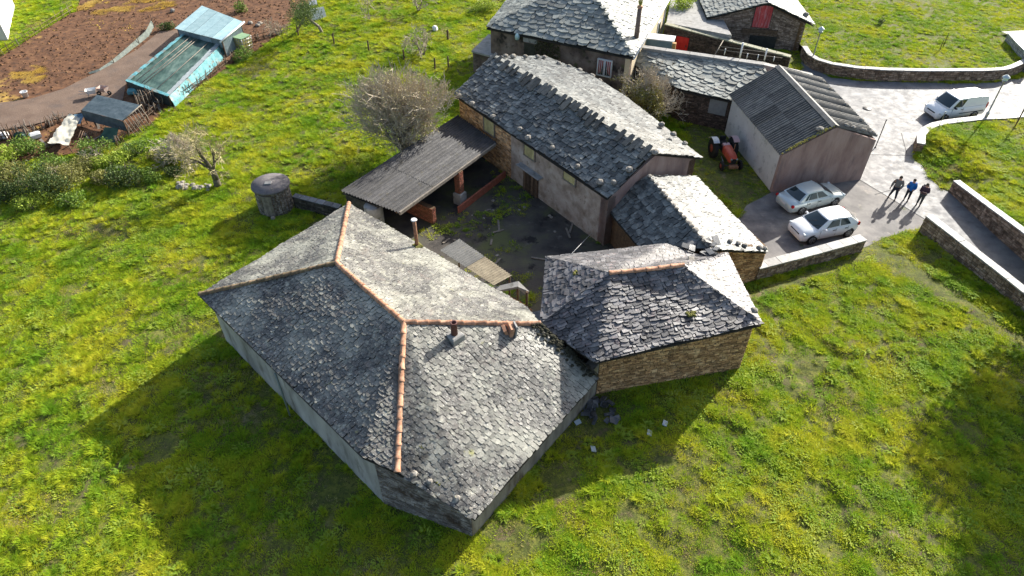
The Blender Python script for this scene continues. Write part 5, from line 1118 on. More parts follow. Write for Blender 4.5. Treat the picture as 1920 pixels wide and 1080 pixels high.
person('person in plum jacket with dark backpack looking at hands, rightmost of the three', fp(1721, 385), face_sw, 1.72, plum, char, ((.04, .05), (-.02, .06)), (((.03, .15, .63), (.16, .05, .68)), ((.03, -.15, .63), (.16, -.05, .68))), 1.08, 0, navy)
# ------------------------------------------------------------------ trees
def grow(segs, p, d, L, r, depth, spread, up, kids, wob=.25, shrink=.72, cen=None):
    n = 3 if depth > 1 else 2; q = np.asarray(p, float)
    for i in range(n):
        d = nrm(d+RNG.normal(size=3)*wob*.5+UP*up*.25); q2 = q+d*L/n; r2 = r*(1-.16)
        segs.append((q, q2, r, r2, depth)); q, r = q2, r2
        if depth > 0 and i < n-1 and random.random() < .65:
            dd = nrm(d+RNG.normal(size=3)*spread); grow(segs, q, dd, L*shrink*rnd(.6, 1), r*.6, depth-1, spread, up, kids, wob, shrink)
    if depth > 0:
        for k in range(random.choice(kids)):
            dd = nrm(d+RNG.normal(size=3)*spread+UP*up); grow(segs, q, dd, L*shrink*rnd(.75, 1.15), r*.7, depth-1, spread, up, kids, wob, shrink)
def bare_tree(name, label, base, stems, m_tr, m_tw, group=None, cat='tree', lift=0.0):
    """stems: (direction, length, radius, depth, spread, up, kids)"""
    t = thing(name, label, cat, base, group=group); segs = []
    for d, L, r, dep, sp, up, kids in stems: grow(segs, base+UP*(lift-.05), nrm(d), L, r, dep, sp, up, kids)
    mx = max(s[4] for s in segs); tr, tw = MB(), MB()
    for p, q, r0_, r1_, dp_ in segs:
        if dp_ >= mx-1: tr.tube(p, q, max(r0_, .012), max(r1_, .01), n=6 if r0_ > .05 else 4, cap=False)
        else: tw.tube(p, q, max(r0_, .013), max(r1_, .010), n=3, cap=False, smooth=False)
    if lift: tr.path([base-UP*.1, base+A(.04, 0, lift*.5), base+UP*(lift+.05)], [.27, .22, .2], n=9)
    tr.build('trunk', m_tr, t)
    if tw.v: tw.build('crown', m_tw, t)
    return t, segs
def dome(n, lean, L, r, dep, sp, up, kids):
    return [((math.cos(a)*lean*rnd(.5, 1.2), math.sin(a)*lean*rnd(.5, 1.2), 1), L*rnd(.85, 1.1), r*rnd(.8, 1.1), dep, sp, up, kids) for a in [2*math.pi*(i+rnd(0, .6))/n for i in range(n)]]
big, segs_ = bare_tree('bare_bushy_tree', 'big rounded bare tree overhanging the corrugated cattle shed', P(764, 297), dome(19, .44, 2.45, .1, 4, .54, .24, (3, 4, 4)), bark_m, twig_grey)
lv = MB()
for p, q, a, b, d in segs_:
    if d <= 1 and random.random() < .55:
        c = q+RNG.normal(size=3)*.05; x = nrm(RNG.normal(size=3))*.045; y = nrm(np.cross(x, RNG.normal(size=3)))*.03; lv.quad(c-x, c-y, c+x, c+y)
lv.build('lichen_tufts', MAT('lichen_olive', [(.30, .28, .13), (.42, .38, .18)], scale=1.0, rough=1, bump=0), big)
bush, segs_ = bare_tree('bare_bush', 'bare tangled bush growing behind the bright slope of the long barn', P(1218, 226), dome(14, .6, 1.55, .07, 4, .6, .16, (3, 3, 3)), bark_m, twig_grey, cat='bush')
lv = MB()
for p, q, a, b, d in segs_:
    if q[0] < bush.location.x+.4 and q[2] < 3.0 and random.random() < .7:
        for k in range(2): c = q+RNG.normal(size=3)*.12; x = nrm(RNG.normal(size=3))*.06; y = nrm(np.cross(x, RNG.normal(size=3)))*.05; lv.quad(c-x, c-y, c+x, c+y)
lv.build('ivy', MAT('ivy_olive', [(.22, .20, .045), (.36, .32, .09)], scale=2, rough=.8, bump=0), bush)
old, _ = bare_tree('old_bare_tree', 'bare orchard tree with thick mossy trunk near the round hut', P(409, 350), [((-.35, .05, 1), 1.2, .15, 4, .7, .14, (3, 3, 4)), ((-.5, -.1, .8), 1.2, .12, 4, .7, .12, (3, 3)), ((.45, .1, 1), 1.2, .12, 4, .7, .14, (3, 3))], MAT('bark_lichen', [(.07, .06, .045), (.16, .14, .10)], scale=7, rough=1, bump=.6, spots=[((.25, .22, .07), 6, .58, .68)]), twig_olive, lift=1.25)
haze_b, _ = bare_tree('brambly_bush', 'hazy leafless bush beside the old orchard tree', P(345, 302), dome(14, .8, .95, .03, 3, .7, .1, (3, 4, 4)), bark_m, twig_grey, cat='bush')
bare_tree('orchard_tree', 'small bare fruit tree with low fork in the back meadow', P(793, 103), [((-.5, 0, 1), 1.1, .11, 4, .8, .1, (3, 3, 4)), ((.5, .2, 1), 1.1, .11, 4, .8, .1, (3, 3, 4))], bark_m, twig_grey)
bare_tree('sapling', 'tiny bare sapling in the back meadow left of the fruit tree', P(694, 38), [((0, 0, 1), 1.0, .06, 4, .7, .12, (3, 3))], bark_m, twig_grey)
bare_tree('distant_fruit_tree', 'bare fruit tree cut off by the top edge of the picture', P(785, 22), [((-.3, 0, 1), 1.2, .1, 4, .75, .1, (3, 3)), ((.3, 0, 1), 1.2, .1, 4, .75, .1, (3, 3))], bark_m, twig_grey)
bare_tree('fallen_branch_shrub', 'thin leafless shrub by the lean-to corner', P(838, 70), dome(4, .4, .4, .02, 2, .6, .1, (2, 2)), bark_m, twig_grey, cat='shrub')
def leaf_mass(mb, c, rad, n, size, flat=1.0):
    for i in range(n):
        d = nrm(RNG.normal(size=3)); rr = (rnd(.35, 1)**.5); k = .75+.5*float(vnoise(d[0]*3+c[0], d[1]*3+c[1], 8))
        q = np.asarray(c)+d*np.asarray(rad)*rr*k
        if q[2] < .02: q[2] = rnd(.02, .2)
        x = nrm(RNG.normal(size=3)+A(0, 0, .3))*size*rnd(.6, 1.2); y = nrm(np.cross(x, RNG.normal(size=3)))*size*rnd(.4, .8); mb.quad(q-x, q-y, q+x, q+y, tint=rnd(0, 1))
def leaf_m(name, c0, c1): return MAT(name, [c0, c1], scale=1.5, rough=.65, bump=0, tint=.45, trans=.3)
lf_green = leaf_m('leaf_green', (.11, .19, .03), (.20, .29, .045)); lf_dark = leaf_m('leaf_dark', (.05, .085, .022), (.10, .14, .04)); lf_yel = leaf_m('leaf_yellow_green', (.22, .30, .03), (.34, .42, .06)); lf_olive = leaf_m('leaf_olive', (.17, .18, .045), (.27, .26, .08))
def shrub(label, base, rad, n, m, size=.07, name='shrub', group=None):
    t = thing(name, label, 'shrub', base, group=group); tr = MB(); lv = MB()
    for k in range(7):
        a = rnd(0, 6.28); tip = base+A(math.cos(a)*rad[0]*.6, math.sin(a)*rad[1]*.6, rad[2]*rnd(.7, 1.2)); tr.tube(base, tip, .03, .01, n=4, cap=False)
    for k in range(5):
        o = A(rnd(-.55, .55)*rad[0], rnd(-.55, .55)*rad[1], rad[2]*rnd(.4, .9)); leaf_mass(lv, base+o, np.asarray(rad)*rnd(.45, .65), n//5, size)
    tr.build('trunk', bark_m, t); lv.build('crown', m, t); return t
HG = 'scrub along the field edge'
for (u, v, rx, ry, rz_, n, m, lab) in ((22, 312, 1.5, 1.2, .8, 1500, lf_yel, 'bright yellow-green bush at the left edge below the stick fence'), (60, 290, 1.2, 1.0, .7, 900, lf_green, 'fresh green bush under the beige tarpaulin frame'), (25, 350, 1.6, 1.2, 1.0, 1500, lf_olive, 'olive bush at the left edge of the meadow'), (80, 362, 1.8, 1.3, 1.2, 1900, lf_dark, 'dark green bush in the middle of the scrub'),
                                   (130, 348, 1.2, 1.0, .8, 900, lf_olive, 'olive shrub right of the dark bush'), (185, 292, 1.0, .9, .7, 800, lf_green, 'green shrub in front of the tarp shelter'), (215, 312, 1.2, 1.0, .6, 900, lf_yel, 'light green shrub right of the tarp shelter'), (240, 346, 1.2, 1.0, .9, 1100, lf_dark, 'dark bush beside the hazy leafless bush'), (262, 290, 1.0, .8, .6, 700, lf_green, 'low green shrub at the foot of the stick fence'),
                                   (305, 300, .9, .8, .5, 500, lf_olive, 'low olive shrub left of the hazy leafless bush'), (452, 112, .9, .7, .6, 600, lf_green, 'green shrub beside the water tank cage'), (455, 22, .6, .5, .7, 350, lf_green, 'small green shrub behind the blue metal roof'), (310, 57, .9, .5, .5, 400, lf_dark, 'dark weed clump left of the blue metal roof')):
    shrub(lab, P(u, v), (rx*1.25, ry*1.2, rz_*1.3), int(n*1.7), m, .075, group=HG)
shrub('bright yellow-green garden bush on the terrace beside the village house', P(1283, 14, 2.3), (1.6, 1.6, .8), 1500, lf_yel, .08, name='garden_bush')
shrub('yellowish bush at the corner of the back meadow by the village house', P(913, 18), (1.6, 1.2, .8), 1200, lf_yel, .08, name='garden_bush')
ev = thing('evergreen_tree', 'dark evergreen tree with leaning trunks at the field corner', 'tree', P(585, 58)); lv = MB(); tr = MB()
eb = P(585, 58); tr.path([P(604, 62), P(598, 50, .7), P(582, 38, 1.3), P(572, 25, 2.2)], [.16, .14, .12, .09], n=7); tr.path([P(556, 62), P(560, 52, .6), P(568, 38, 1.4), P(575, 20, 2.4)], [.13, .12, .1, .07], n=7); tr.build('trunk', bark_m, ev)
for k in range(12): leaf_mass(lv, P(562+rnd(-8, 30), 22+rnd(-26, 14), 2.6+rnd(-.3, .6)), (.9, .9, .7), 420, .06)
lv.build('crown', lf_dark, ev); lv = MB()
bare_tree('hedge_bush', 'leafless thorny hedge bush left of the evergreen tree', P(520, 66), dome(7, .8, .7, .03, 3, .7, .05, (2, 3)), bark_m, twig_grey, cat='bush')
# trees standing beyond the right edge; their shade falls on the lower right grass
for k, (x, y, hgt, cr, lab) in enumerate(((30.6, 26.6, 9.5, 3.7, 'leafy tree outside the right edge shading the grass, farther one'), (28.0, 20.5, 8.0, 3.2, 'leafy tree outside the right edge shading the grass, nearer one'))):
    b = A(x, y, 0); t = thing('field_tree', lab, 'tree', b); tr = MB(); tr.path([b, b+A(.1, 0, hgt*.35), b+A(0, .2, hgt*.65)], [.25, .2, .1], n=8)
    for j in range(7): a = j*.9; tr.tube(b+UP*hgt*.4, b+A(math.cos(a)*cr*.6, math.sin(a)*cr*.6, hgt*.72), .07, .02, n=5)
    tr.build('trunk', bark_m, t); lv = MB()
    for j in range(12): leaf_mass(lv, b+A(rnd(-1, 1)*cr*.6, rnd(-1, 1)*cr*.6, hgt*rnd(.45, .9)), (cr*.62, cr*.62, cr*.5), 1300, .15)
    lv.build('crown', lf_green, t)

# ------------------------------------------------------------------ fence posts in the back meadow
posts = [(627, 83), (692, 97), (758, 114), (816, 130), (841, 127), (560, 68)]
for i, (u, v) in enumerate(posts):
    b = P(u, v); o = MB().lathe([(.075, -.1), (.07, .95), (.05, 1.05), (0, 1.06)], b, n=7).build('fence_post', wood_brown); tag(o, 'dark wooden post of the wire fence across the back meadow', 'fence post', 'posts of the meadow wire fence')
wires = thing('fence_wire', 'thin wires strung between the posts of the meadow fence', 'wire', P(692, 97)); seq = [posts[5], posts[0], posts[1], posts[2], posts[3], posts[4]]
for zz in (.45, .85):
    for a, b in zip(seq[:-1], seq[1:]): MB().tube(P(*a)+UP*zz, P(*b)+UP*zz, .006, n=3).build('wire', metal_grey, wires)
tag(MB().box(P(598, 36)+UP*.55, (1.5, .12, 1.1), rz=.5, rx=-.5, bev=.02).build('white_board', white_paint), 'white tilted board under the evergreen tree', 'board')
tag(MB().box(P(590, 22)+UP*.9, (.8, .1, .5), rz=.3, rx=-.9, bev=.02).build('pale_board', white_paint), 'smaller pale board propped above the white tilted board', 'board')
tag(rock(P(816, 58)-UP*.02, .32, flat=.9).build('white_sack', white_paint), 'small white sack lying in the back meadow', 'sack')
tag(MB().lathe([(.1, -.1), (.09, .6), (.12, .85), (.05, 1.0), (0, 1.02)], P(840, 75), n=7).build('tree_stump', wood_brown), 'short dark stump beside the fruit tree', 'stump')
for (u, v, hh) in ((1762, 93, .9), (1768, 88, 1.3)): tag(MB().tube(P(u, v, UPZ), P(u, v, UPZ)+UP*hh, .03, n=6).build('garden_stake', wood_brown), 'thin stake standing in the upper meadow', 'stake', 'stakes in the upper meadow')
shrub('small dark shrub standing alone in the upper meadow', P(1652, 46, UPZ), (.35, .35, .45), 350, lf_dark, .05, name='meadow_shrub')

# ------------------------------------------------------------------ the shacks by the manure field
tarp_turq = MAT('tarp_turquoise', [(.07, .24, .27), (.16, .38, .41)], scale=2.5, rough=.5, bump=.8, bscale=5, spots=[((.2, .19, .16), 1.3, .52, .62, 6.0), ((.05, .06, .055), 2.2, .58, .66, 6.0)]); net_green = MAT('shade_net', [(.02, .05, .043), (.05, .095, .08), (.11, .165, .14)], scale=1.5, rough=.55, bump=.5, bscale=8, stretch=(1.5, .5, 1))
blue_sheet = MAT('blue_metal_sheet', [(.15, .25, .29), (.22, .33, .37)], scale=2, rough=.75, rvar=.1, spec=.2, bump=.1, tint=.2); tarp_black = MAT('tarp_slate_blue', [(.035, .055, .066), (.075, .10, .115)], scale=3, rough=.5, bump=.6, bscale=7); tarp_beige = MAT('tarp_beige', [(.36, .34, .27), (.52, .50, .42)], scale=3, rough=.75, bump=.5, bscale=7)
def cloth(parent, q, nu, nv, amp, m, name, seed=1, thick=.015, fold=(2.0, 6.0)):
    """crumpled sheet over a quad"""
    q = [np.asarray(p, float) for p in q]; n = nrm(np.cross(q[1]-q[0], q[3]-q[0])); n = n if n[2] > 0 else -n
    W_, H_ = np.linalg.norm(q[1]-q[0]), np.linalg.norm(q[3]-q[0]); V = []
    for i in range(nu+1):
        for j in range(nv+1):
            s_, t = i/nu, j/nv; h = amp*(float(fbm(s_*W_*fold[0]+seed*7, t*H_*fold[1]+seed*3, seed, 3))-.5)*2; V.append(bil(q, s_, t)+n*h)
    k = len(V); fs = [(i*(nv+1)+j, (i+1)*(nv+1)+j, (i+1)*(nv+1)+j+1, i*(nv+1)+j+1) for i in range(nu) for j in range(nv)]
    V2 = V+[p-n*thick for p in V]; return MB().add(V2, fs+[tuple(x+k for x in f[::-1]) for f in fs], smooth=True).build(name, m, parent)
pt_ = thing('net_covered_shack', 'long low shack covered in dark green netting with turquoise tarp edges', 'shack', P(320, 150))
nq = [P(237, 152, 1.15), P(316, 181, .95), P(413, 83, 1.1), P(343, 65, 1.35)]
cloth(pt_, nq, 14, 40, .09, net_green, 'net_cover', 3, fold=(.8, 2.2))
dn = lambda p, z=0: A(p[0], p[1], z)
cloth(pt_, [nq[1]+A(.05, 0, 0), dn(nq[1], .1)+A(.35, -.2, 0), dn(nq[2], .1)+A(.35, -.2, 0), nq[2]+A(.05, 0, 0)], 6, 30, .1, tarp_turq, 'side_tarp', 5)
cloth(pt_, [nq[0]-A(.05, 0, 0), dn(nq[0], .1)-A(.1, 0, 0), dn(nq[3], .1)-A(.1, 0, 0), nq[3]-A(.05, 0, 0)], 5, 24, .05, tarp_black, 'side_tarp', 6)
for a, b, w_ in ((0, 3, .3), (0, 1, .22), (1, 2, .34)):
    dd = nrm(nq[b]-nq[a]); cr_ = np.cross(UP, dd); cr_ = cr_ if np.dot(cr_, sum(nq)/4-nq[a]) > 0 else -cr_
    cloth(pt_, [nq[a]+UP*.07-cr_*.08, nq[a]+UP*.09+cr_*w_, nq[b]+UP*.09+cr_*w_, nq[b]+UP*.07-cr_*.08], 4, 30, .06, tarp_turq if (a, b) != (1, 2) else MAT('tarp_grey', [(.2, .24, .25), (.34, .37, .38)], scale=5, rough=.5, bump=.5), 'edge_tarp', 8+a+b)
for s_ in (.2, .33, .4, .7): MB().tube(bil(nq, s_, .04)+UP*.12, bil(nq, s_+.05, .97)+UP*.12, .028, n=5).build('batten', wood_grey, pt_)
for k in range(4): MB().tube(dn(nq[k]), nq[k], .05, n=6).build('post', wood_brown, pt_)
cloth(pt_, [dn(nq[0], .1), dn(nq[1], .1), nq[1], nq[0]], 8, 6, .05, MAT('net_dark', [(.02, .03, .027), (.045, .06, .055)], scale=4, rough=.7), 'end_net', 11)
ms = thing('blue_roof_shack', 'shack with pale blue corrugated metal roof at the far end of the netting', 'shack', P(392, 60)); bq = [P(328, 53, 1.75), P(416, 75, 1.75), P(455, 41, 1.85), P(378, 11, 1.85)]
corrugated(ms, [bq[0], bq[1], bq[2], bq[3]], 5, 1, blue_sheet, pitch=.14, amp=.02); MB().tube(P(413, 79, 1.72), P(458, 41, 1.82), .08, n=8).build('white_beam', white_paint, ms)
bn_ = [inset(p, sum(bq)/4, .2) for p in bq]
for k in range(4): MB().tube(dn(bn_[k]), bn_[k]-UP*.03, .06, n=6).build('post', wood_brown, ms)
sdm = MAT('side_sheet', [(.16, .22, .24), (.25, .31, .33)], scale=3, rough=.6, tint=.25)
corrugated(ms, [dn(bn_[1]), dn(bn_[2]), bn_[2]-UP*.12, bn_[1]-UP*.12], 4, 1, sdm, pitch=.16, amp=.02, name='side_sheet'); corrugated(ms, [dn(bn_[0], .9), dn(bn_[1], .9), bn_[1]-UP*.12, bn_[0]-UP*.12], 4, 1, sdm, pitch=.16, amp=.02, name='front_sheet')
ib = P(459, 91); ibc = thing('water_tank_cage', 'caged plastic water tank with green lid board beside the blue-roofed shack', 'tank', ib, -.5)
MB().box((0, 0, .62), (1.0, 1.1, 1.0), bev=.08).build('tank', MAT('tank_plastic', [(.42, .36, .10), (.5, .45, .2)], scale=3, rough=.4, bump=0), ibc, local=True); MB().box((0, 0, 1.17), (1.1, 1.2, .05)).build('lid_board', MAT('board_green', [(.16, .28, .16), (.24, .36, .22)], rough=.7), ibc, local=True); MB().box((0, 0, .06), (1.1, 1.2, .12)).build('pallet', wood_grey, ibc, local=True)
for k in range(5):
    for sx in (-1, 1): MB().tube((sx*.54, -.55+k*.275, .1), (sx*.54, -.55+k*.275, 1.14), .018, n=5).build('cage_bar', rim_m, ibc, local=True); MB().tube((-.54+k*.27, sx*.59, .1), (-.54+k*.27, sx*.59, 1.14), .018, n=5).build('cage_bar', rim_m, ibc, local=True)
for zz in (.35, .65, .95):
    for a, b in (((-.54, -.59), (.54, -.59)), ((.54, -.59), (.54, .59)), ((.54, .59), (-.54, .59)), ((-.54, .59), (-.54, -.59))): MB().tube((*a, zz), (*b, zz), .018, n=5).build('cage_bar', rim_m, ibc, local=True)
cp = thing('tarp_coop', 'low coop under a taut slate-blue tarpaulin roof', 'coop', P(208, 230)); tq = [P(152, 206, 1.3), P(231, 227, 1.3), P(266, 197, 1.5), P(182, 178, 1.5)]
cloth(cp, tq, 26, 12, .05, tarp_black, 'tarp_roof', 14, fold=(.7, 3)); cloth(cp, [dn(tq[0], .5)-A(0, .1, 0), dn(tq[1], .5)-A(0, .1, 0), tq[1]-UP*.02, tq[0]-UP*.02], 16, 4, .06, tarp_black, 'hanging_flap', 15)
for k in range(4): MB().tube(dn(tq[k]), tq[k], .045, n=6).build('post', wood_brown, cp)
MB().tube(tq[1]+UP*.05, tq[2]+UP*.05, .04, n=6).build('edge_pole', wood_grey, cp)
for k in range(7): a = tq[1]+(tq[2]-tq[1])*(k+.3)/7; MB().tube(dn(a)+A(.5, -.1, 0), a, .025, n=5, tint=rnd(0, 1)).build('side_stick', wood_grey, cp)
hp_ = thing('beige_tarpaulin', 'crumpled beige tarpaulin spread over a low pole frame', 'tarpaulin', P(112, 262)); zq = [P(89, 268, .75), P(128, 272, .65), P(150, 222, .8), P(128, 212, .85)]
cloth(hp_, zq, 14, 22, .16, tarp_beige, 'sheet', 21, fold=(2.2, 2.2))
for k in range(4): MB().tube(dn(zq[k])+A(rnd(-.2, .2), -.2, 0), zq[k], .03, n=5).build('prop', wood_brown, hp_)
bt = thing('blue_tarpaulin', 'small dark blue tarpaulin lying over the frame by the coop', 'tarpaulin', P(150, 225)); cloth(bt, [P(132, 230, .7), P(150, 234, .7), P(158, 214, .8), P(138, 214, .8)], 8, 8, .12, MAT('tarp_blue', [(.06, .12, .17), (.14, .22, .28)], scale=4, rough=.5), 'sheet', 23)
for k in range(12): tag(MB().tube(P(145+k*5.0, 262-k*1.5+rnd(-2, 2), .35), P(152+k*4.2, 244+rnd(-3, 3), .55), .03, n=5, tint=rnd(0, 1)).build('frame_pole', wood_brown), 'thin pole of the rack beside the beige tarpaulin', 'pole', 'poles of the rack by the tarpaulin')
gm = thing('green_tarpaulin', 'dark green tarpaulin hanging in front of the coop', 'tarpaulin', P(205, 262)); cloth(gm, [P(185, 262, .3), P(215, 268, .3), P(222, 240, .9), P(196, 238, .9)], 8, 8, .08, MAT('tarp_dkgreen', [(.015, .045, .03), (.03, .075, .05)], rough=.6), 'sheet', 25)
for i, (u, v, rz_) in enumerate(((176, 184, .4), (198, 180, -.2))):
    b = P(u, v)+UP*.15; w = thing('wheelbarrow', ('white wheelbarrow tipped beside the coop roof', 'white wheelbarrow with rusty tray right of the tipped one')[i], 'wheelbarrow', b, rz_)
    V = [(-.4, -.32, .62), (.4, -.32, .62), (.4, .32, .62), (-.4, .32, .62), (-.2, -.2, .3), (.28, -.2, .3), (.28, .2, .3), (-.2, .2, .3)]
    MB().add(V+[(p[0]*.95, p[1]*.94, p[2]+.012) for p in V], [(0, 1, 5, 4), (1, 2, 6, 5), (2, 3, 7, 6), (3, 0, 4, 7), (4, 5, 6, 7), (9, 8, 12, 13), (10, 9, 13, 14), (11, 10, 14, 15), (8, 11, 15, 12), (15, 14, 13, 12)]).build('tray', white_paint if i == 0 else MAT('tray_rusty', [(.5, .45, .42), (.32, .16, .1)], scale=4, rough=.7), w, local=True)
    MB().lathe([(.08, -.04), (.18, -.04), (.18, .04), (.08, .04)], (.5, 0, .18), n=14, axis='Y').build('wheel', tyre_m, w, local=True)
    for s_ in (-1, 1): MB().tube((.5, s_*.06, .2), (-.9, s_*.28, .5), .02, n=5).build('handle', metal_grey, w, local=True); MB().tube((-.25, s_*.22, .35), (-.3, s_*.25, 0), .02, n=5).build('leg', metal_grey, w, local=True)
bk_ = P(50, 184)+UP*.13; bo = MB().lathe([(0, 0), (.2, 0), (.27, .42), (.29, .42), (.29, .45), (.25, .45), (.19, .05), (0, .05)], bk_, n=16).build('bucket', white_paint); tag(bo, 'white bucket standing alone on the dirt track', 'bucket'); MB().path([bk_+A(-.28, 0, .42), bk_+A(-.15, 0, .58), bk_+A(.15, 0, .58), bk_+A(.28, 0, .42)], .012, n=4).build('handle', metal_grey, bo)
# stick fences
def stick_fence(label, px0, px1, n, hgt, lean=.1, z0=0.0):
    t = thing('stick_fence', label, 'fence', P(*px0)); a, b = P(*px0), P(*px1)
    for k in range(n):
        p = a+(b-a)*(k+rnd(0, .8))/n+A(rnd(-.12, .12), rnd(-.12, .12), z0-.05); h = hgt*rnd(.7, 1.25); MB().tube(p, p+A(rnd(-lean, lean)*h, rnd(-lean, lean)*h, h), rnd(.02, .045), rnd(.012, .03), n=5, tint=rnd(0, 1)).build('stick', random.choice((wood_grey, wood_brown)), t)
    for zz in (.35, .7): MB().tube(a+UP*hgt*zz, b+UP*hgt*zz, .025, n=5).build('rail', wood_brown, t)
stick_fence('dense upright stick fence between coop and netting shack', (262, 212), (293, 193), 34, 1.5)
stick_fence('ragged stick fence along the far left of the scrub', (-14, 268), (62, 258), 46, 1.2, .15)
stick_fence('leaning stick fence behind the beige tarpaulin', (58, 256), (122, 228), 40, .9, .3)
stick_fence('short leaning stakes along the field below the coop', (215, 278), (310, 196), 40, .8, .3)
stick_fence('weathered stakes along the turquoise side of the netting shack', (330, 196), (445, 108), 46, .8, .25)
stick_fence('thin crooked stakes at the field corner near the evergreen', (470, 82), (548, 58), 22, .9, .2)
stick_fence('rickety rail fence beside the white building at top left', (0, 112), (140, 22), 18, 1.0, .15)
# drooping net fence in the field
nf = thing('net_fence', 'drooping grey-green net trailing across the manure field', 'net', P(230, 120)); npx = [(168, 141), (190, 136), (215, 121), (240, 102), (262, 84), (280, 70), (290, 52)]; pts = [P(u, v) for u, v in npx]
for i in range(len(pts)-1):
    hz0, hz1 = (.0+.08*i), (.0+.08*(i+1)); cloth(nf, [pts[i]+UP*.1, pts[i+1]+UP*.1, pts[i+1]+UP*(hz1+.2)+A(-.15, .1, 0), pts[i]+UP*(hz0+.2)+A(-.15, .1, 0)], 6, 4, .07, MAT('net_grey', [(.08, .10, .09), (.17, .20, .18)], scale=5, rough=.8), 'net_panel', 30+i)
for i in (0, 2, 4, 6): MB().tube(pts[i]-UP*.05, pts[i]+UP*(.4+.16*i), .03, n=5).build('post', wood_brown, nf)
for i, (u, v) in enumerate(((325, 24), (470, 45), (484, 50), (488, 46))): tag(rock(P(u, v)-UP*.02+UP*(.0 if u > 400 else .12), .28).build('pale_rock', rock_m), 'pale rock lying near the blue-roofed shack', 'rock', 'pale rocks near the blue-roofed shack')
tag(MB().tube(xN.pix(1072, 476)+UP*.02, on_wall(1110, 436, bb+nout*.02, dirD), .012, n=4).build('overhead_cable', white_paint), 'thin pale cable stretched between long barn and annex', 'cable')
# debris beside the annex wall
for k in range(30):
    u, v = 1085+rnd(0, 70), 748+rnd(0, 45); p = P(u, v); o = MB().box(p+UP*rnd(.06, .2), (rnd(.2, .5), rnd(.15, .35), .05), rz=rnd(0, 3), rx=rnd(-.4, .4), ry=rnd(-.3, .3), tint=rnd(0, 1)).build('slate_shard', slate_dark); tag(o, 'broken dark slate in the heap at the foot of the annex wall', 'slate', 'broken slates by the annex wall')
for u, v in ((1083, 795), (1112, 845), (1217, 815), (1246, 797)): o = MB().box(P(u, v)+UP*.14, (.3, .22, .04), rz=rnd(0, 3), rx=.3).build('pale_slate', MAT('slate_pale', [(.3, .36, .4)], rough=.4)); tag(o, 'pale bluish slate lying in the shaded grass', 'slate', 'pale slates in the shaded grass')

# scrap around the shacks and more scrub
for k in range(44):
    t = rnd(0, 1); u, v = (60+rnd(0, 160), 250+rnd(-22, 34)) if t < .5 else ((270+rnd(0, 60), 200+rnd(-8, 18)) if t < .75 else (440+rnd(0, 70), 70+rnd(-14, 26)))
    if 88 < u < 150 and v < 262: continue
    p = P(u, v); L = rnd(.6, 1.9); a = rnd(0, 3.14); d = A(math.cos(a), math.sin(a), rnd(-.05, .3)); o = MB()
    if random.random() < .5: o.box(p+UP*.12, (L, rnd(.1, .2), .035), rz=a, ry=-rnd(0, .25), tint=rnd(0, 1))
    else: o.tube(p+UP*.05, p+UP*.05+nrm(d)*L, .03, n=5, tint=rnd(0, 1))
    tag(o.build('scrap_timber', random.choice((wood_grey, wood_brown, wood_grey))), 'piece of old timber lying among the shacks and stick fences', 'timber', 'scrap timber around the shacks')
for (u, v, m, lab) in ((70, 262, 'white', 'white plastic tub behind the left stick fence'), (8, 262, 'white', 'white plastic sheet bundle at the left edge'), (42, 262, 'green', 'green bag wedged in the left stick fence'), (252, 180, 'blue', 'turquoise crate in front of the netting shack')):
    mm = {'white': white_paint, 'green': MATS['tarp_dkgreen'], 'blue': MATS['tarp_turquoise']}[m]; b = P(u, v)+UP*(.05 if m != 'blue' else .1); tag(MB().box(b+UP*.3, (.75, .5, .5), rz=rnd(0, 1), bev=.12).build('plastic_tub', mm), lab, 'tub')
for (u, v, rx, rz_, n, m, lab) in ((150, 322, 1.3, .9, 1500, lf_olive, 'straggly olive scrub below the tarp shelter'), (105, 318, 1.2, .8, 1400, lf_green, 'green scrub between the tarpaulin and the dark bush'), (8, 378, 1.6, 1.0, 1700, lf_dark, 'dark scrub at the lower left end of the hedge'), (60, 392, 1.3, .7, 1200, lf_yel, 'pale green scrub below the dark bush'), (200, 345, 1.1, .7, 1100, lf_olive, 'brownish scrub left of the dark bush by the tree'), (280, 335, 1.0, .6, 900, lf_green, 'green scrub between hazy bush and dark bush'), (140, 384, 1.0, .6, 900, lf_green, 'small green scrub clump on the meadow side of the hedge'), (325, 330, .8, .5, 700, lf_dark, 'small dark scrub at the end of the tumbled stones')):
    shrub(lab, P(u, v), (rx, rx*.85, rz_), n, m, .07, group=HG)
for (u, v, lab) in ((175, 305, 'leafless bramble tangle below the tarp coop'), (118, 335, 'leafless bramble tangle in the middle of the scrub')): bare_tree('bramble', lab, P(u, v), dome(14, 1.1, .6, .02, 2, .8, .05, (3, 4)), bark_m, twig_grey, cat='bramble')
# clutter and weeds in the farmyard
for k in range(46):
    u, v = rnd(800, 1090), rnd(330, 520); p = P(u, v)
    if not inpoly(p[0], p[1], YARD) or any(inpoly(p[0], p[1], f) for f in FOOT): continue
    o = rock(p-UP*.03, rnd(.05, .14), flat=.5) if k % 3 else MB().box(p+UP*.05, (rnd(.4, 1.2), .12, .04), rz=rnd(0, 3))
    tag(o.build('yard_rubble' if k % 3 else 'yard_plank', rock_m if k % 3 else wood_grey), 'small stone lying loose in the muddy farmyard' if k % 3 else 'short plank lying in the muddy farmyard', 'stone' if k % 3 else 'plank', 'loose stones in the farmyard' if k % 3 else 'planks in the farmyard')
